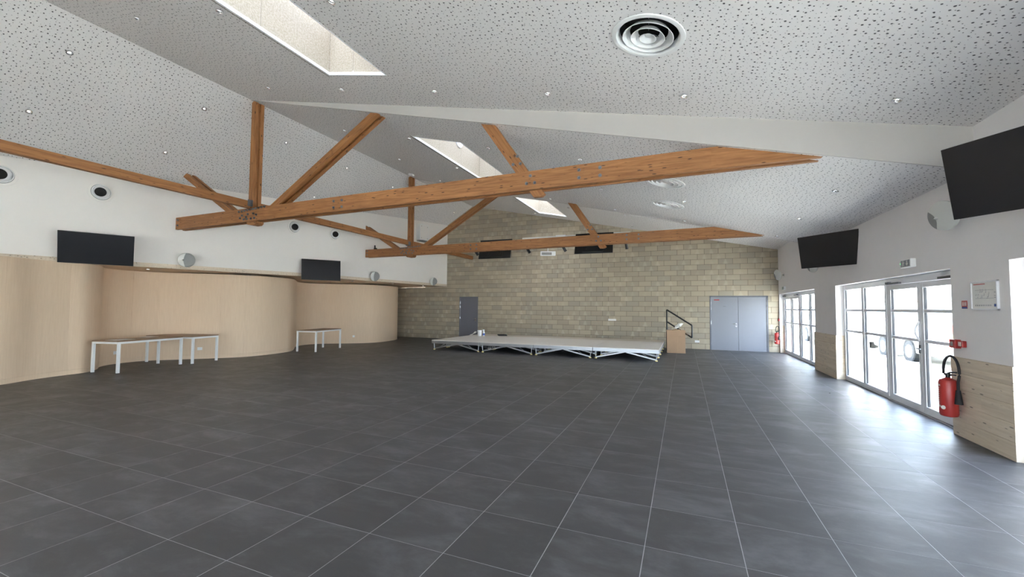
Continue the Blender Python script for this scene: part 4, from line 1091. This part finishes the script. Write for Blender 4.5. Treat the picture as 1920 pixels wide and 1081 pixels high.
al = empty('alarm_call_point', 'red alarm box with a smaller red call point beside the near doors', 'alarm', (XW, 7.12, 1.17))
link('case', MB().box(-0.065, -0.001, -0.02, 0.10, -0.055, 0.055), 'red', al, bevel=0.006); link('second_case', MB().box(-0.045, -0.001, -0.13, -0.03, -0.035, 0.045), 'red', al, bevel=0.006)
link('face', MB().box(-0.047, -0.045, -0.11, -0.05, -0.02, 0.03), 'paper', al); link('window', MB().box(-0.067, -0.065, 0.02, 0.075, -0.03, 0.025), 'grille', al)
tag(link('call_point', MB().box(-0.04, -0.001, -0.04, 0.04, -0.04, 0.04), 'red', None, (XW, 18.06, 1.20), bevel=0.005), 'tiny red call point by the far glazed doors', 'alarm')

def exit_light(c, s, label):
    r = empty('exit_sign_light', label, 'exit sign', c, group='emergency exit lights')
    link('housing', MB().box(-0.07*s, -0.001, -0.16*s, 0.16*s, -0.065*s, 0.065*s), 'white', r, bevel=0.006)
    x = -0.0705*s
    link('sign_face', MB().box(x - .002, x, -0.14*s, 0.145*s, -0.05*s, 0.05*s), 'print', r)
    m = MB()                                                # arrow and running figure
    def quad(pts): m.add([(x - .003, y*s, z*s) for y, z in pts], [tuple(range(len(pts)))])
    quad([(-0.045, 0.04), (-0.045, 0.0), (-0.02, 0.0), (-0.06, -0.042), (-0.10, 0.0), (-0.075, 0.0), (-0.075, 0.04)])
    quad([(0.07, 0.045), (0.05, 0.045), (0.05, 0.028), (0.07, 0.028)]); quad([(0.08, 0.024), (0.045, 0.024), (0.05, -0.005), (0.078, -0.005)])
    quad([(0.078, -0.005), (0.06, -0.005), (0.085, -0.042), (0.10, -0.042)]); quad([(0.064, -0.005), (0.05, -0.005), (0.03, -0.04), (0.044, -0.04)]); quad([(0.045, 0.02), (0.02, 0.008), (0.02, 0.0), (0.045, 0.012)])
    quad([(0.125, 0.042), (0.118, 0.042), (0.118, -0.042), (0.125, -0.042)])
    link('pictogram', m, 'paper', r)
    link('indicator', MB().box(x - .003, x - .001, 0.148*s, 0.158*s, 0.0, 0.010), 'green', r)
exit_light((XW, 8.30, 2.32), 1.0, 'white exit light box with pictogram above the near glazed doors')
exit_light((XW, 17.05, 2.33), 0.9, 'white exit light box with pictogram above the far glazed doors')
tag(link('pebble', MB().lathe([(0.001, 0.0), (0.012, 0.001), (0.014, 0.006), (0.001, 0.012)], 10), 'rubber', None, (2.55, 9.75, 0.0005)), 'tiny dark bit of debris on the floor by the glazed doors', 'debris')

# ------------------------------------------------------------------ outside
tag(link('ground', MB().box(XO, 90, -40, 120, -0.35, -0.03).box(-60, XO, Y1 + .25, 120, -0.35, -0.03).box(-60, XO, -60, Y0 - .3, -.35, -.03), 'gravel'), 'sunlit pale gravel yard outside', 'ground', kind='structure')
tag(link('trim_9', MB().box(XF + 0.05, XO + 0.05, Y0, Y1 + .2, -0.12, -0.004), 'plaster'), 'pale outer sill under the glazed doors', 'sill', kind='structure')

def van(loc, L, label, rack=True, heavy=False):
    r = empty('white_van', label, 'van', loc, group='vans parked outside')
    H = 1.80; w = 1.78
    prof = [(0, 0.34), (0.0, 0.95), (0.05, 1.70), (0.18, H), (L - 1.75, H), (L - 0.95, 1.10), (L - 0.18, 0.95), (L, 0.75), (L, 0.30), (L - 0.35, 0.27), (0.4, 0.27)]
    body = recalc(MB().prism(prof, 0, w, 'x').mesh('body')); link('body', body, 'van', r, bevel=0.05)
    link('rear_bumper', MB().box(0.02, w - .02, -0.10, 0.06, 0.30, 0.52), 'grille', r, bevel=0.03)
    for y in (2.15 if not heavy else 0.9, L - 0.85):
        for xx in (-0.015, w + 0.015):
            sgn = -1 if xx < 0 else 1
            wh = link('wheel', MB().cyl((xx - sgn*0.2, y, 0.31), (xx, y, 0.31), 0.335, n=32), 'rubber', r)
            a = MB().lathe([(0.21, 0.0), (0.20, 0.012), (0.12, 0.006), (0.11, 0.02), (0.001, 0.03)], 28, Matrix.Translation((xx, y, 0.31)) @ Matrix.Rotation(sgn*PI/2, 4, 'Y'))
            link('rim', a, 'alu', wh)
            hs = MB()
            for k in range(14):
                t = 2*PI*k/14; hs.cyl((xx + sgn*0.008, y + 0.165*math.cos(t), 0.31 + 0.165*math.sin(t)), (xx + sgn*0.013, y + 0.165*math.cos(t), 0.31 + 0.165*math.sin(t)), 0.016, n=6)
            link('rim_holes', hs, 'rubber', wh)
            link('wheel_arch', MB().cyl((xx - sgn*0.25, y, 0.33), (xx - sgn*0.006, y, 0.33), 0.40, n=28), 'dark', r)
    ln = MB()
    for (ya, yb, za, zb) in ((0.55, 3.2, 1.02, 1.035), (1.05, 1.065, 0.45, 1.62), (3.2, 3.215, 0.45, 1.5), (0.1, L - .9, 0.40, 0.415)): ln.box(-0.006, 0.004, ya, yb, za, zb)
    link('panel_lines', ln, 'grille', r)
    hd = MB(); hd.box(-0.03, 0.0, 2.95, 3.15, 0.93, 0.97); link('side_handle', hd, 'grille', r, bevel=0.008)
    wn_ = MB().prism([(L - 2.3, 1.10), (L - 1.10, 1.10), (L - 1.75, 1.62), (L - 2.3, 1.62)], -0.008, 0.004, 'x'); link('cab_window', recalc(wn_.mesh('w')), 'van_glass', r)
    for xx in (0.02, w - 0.14):
        tl = link('tail_light', MB().box(xx, xx + 0.12, -0.012, 0.04, 0.62, 1.22), 'red' , r, bevel=0.01)
        link('light_lens', MB().box(xx + .01, xx + .11, -0.016, -0.008, 0.85, 0.97), 'yellow', tl)
    link('rear_door_line', MB().box(w/2 - .005, w/2 + .005, -0.004, 0.02, 0.5, 1.65), 'grille', r)
    pt = link('number_plate', MB().box(0.28, 0.80, -0.02, -0.006, 0.66, 0.77), 'paper', r)
    cu = bpy.data.curves.new('plate_number', 'FONT'); cu.body = '73'; cu.size = 0.11; cu.extrude = 0.001; cu.materials.append(M['black'])
    to = bpy.data.objects.new('tmp', cu); C.objects.link(to); dg = bpy.context.evaluated_depsgraph_get(); tm = bpy.data.meshes.new_from_object(to.evaluated_get(dg)); bpy.data.objects.remove(to)
    tx = bpy.data.objects.new('plate_number', tm); C.objects.link(tx); tx.parent = r; tx.location = (0.30, -0.024, 0.675); tx.rotation_euler = (PI/2, 0, 0)
    if rack:
        k = MB()
        for xx in (0.15, w - 0.15):
            k.cyl((xx, 0.3, 1.99), (xx, L - 1.8, 1.99), 0.018, n=6); k.cyl((xx, 0.3, 1.90), (xx, L - 1.8, 1.90), 0.018, n=6)
            for y in (0.3, 1.2, 2.1, L - 1.8): k.cyl((xx, y, 1.78), (xx, y, 2.0), 0.018, n=6)
        for y in (0.3, 1.2, 2.1, L - 1.8): k.cyl((0.15, y, 1.90), (w - 0.15, y, 1.90), 0.02, n=6)
        link('roof_rack', k, 'grille', r)
    return r
van((6.70, 15.25, -0.03), 4.9, 'white van with roof rack parked outside the near glazed doors')
van((5.85, 21.9, -0.03), 4.9, 'white van with red tail light parked beyond the first van', rack=False, heavy=True)

def tree(x, y, h, spread, depth, label, seed, name='bare_tree', multi=1):
    rr = random.Random(seed); tk = MB(); tw = MB()
    def grow(p, d, L, r, n):
        q = p + d*L; (tk if n > depth - 2 else tw).cyl(p, q, r, r*0.7, n=5 if n > depth - 2 else 3, caps=False)
        if n == 0: return
        for k in range(3 if n > 1 else 4):
            dd = (d + Vector((rr.uniform(-1, 1), rr.uniform(-1, 1), rr.uniform(-0.35, 0.7)))*spread).normalized()
            grow(p + d*L*rr.uniform(0.55, 1.0), dd, L*rr.uniform(0.62, 0.85), r*0.62, n - 1)
    for k in range(multi):
        b = Vector((rr.uniform(-1, 1)*0.6*(multi > 1), rr.uniform(-1, 1)*0.6*(multi > 1), 0))
        grow(b, Vector((rr.uniform(-.3, .3)*(multi > 1), rr.uniform(-.3, .3)*(multi > 1), 1)).normalized(), h*0.30, h*0.014 + .012, depth)
    r = empty(name, label, 'tree' if name == 'bare_tree' else 'bush', (x, y, -0.03), group='bare trees and bushes beyond the yard')
    link('trunk', tk, 'bark', r); link('twigs', tw, 'bark', r)['kind'] = 'stuff'
tree(11.6, 30.5, 3.6, 0.8, 5, 'dense bare bush behind the far van', 1, 'bare_bush', 4)
tree(13.3, 33.0, 3.9, 0.8, 5, 'dense bare bush above the roof rack of the near van', 2, 'bare_bush', 4)
tree(16.6, 31.0, 4.0, 0.8, 5, 'bare bush right of the other two behind the near van', 3, 'bare_bush', 4)
tree(17.6, 36.0, 6.5, 0.45, 5, 'slim bare tree against the sky above the near van', 4)
tree(8.7, 35.0, 5.5, 0.7, 5, 'bare tree seen through the far window, left pane', 5)
tree(10.3, 39.0, 6.0, 0.7, 5, 'bare tree seen through the far window, right pane', 6)
fc = empty('red_fence', 'red panel fence far outside the far window', 'fence', (10.0, 42.0, -0.03))
for k in range(9):
    link('fence_panel', MB().box(-4.5 + k*1.0 + 0.03, -3.5 + k*1.0 - 0.03, -0.02, 0.02, 0.15, 1.45), 'fence', fc)
    link('fence_post', MB().cyl((-4.5 + k*1.0, 0, 0), (-4.5 + k*1.0, 0, 1.55), 0.03, n=6), 'steel', fc)
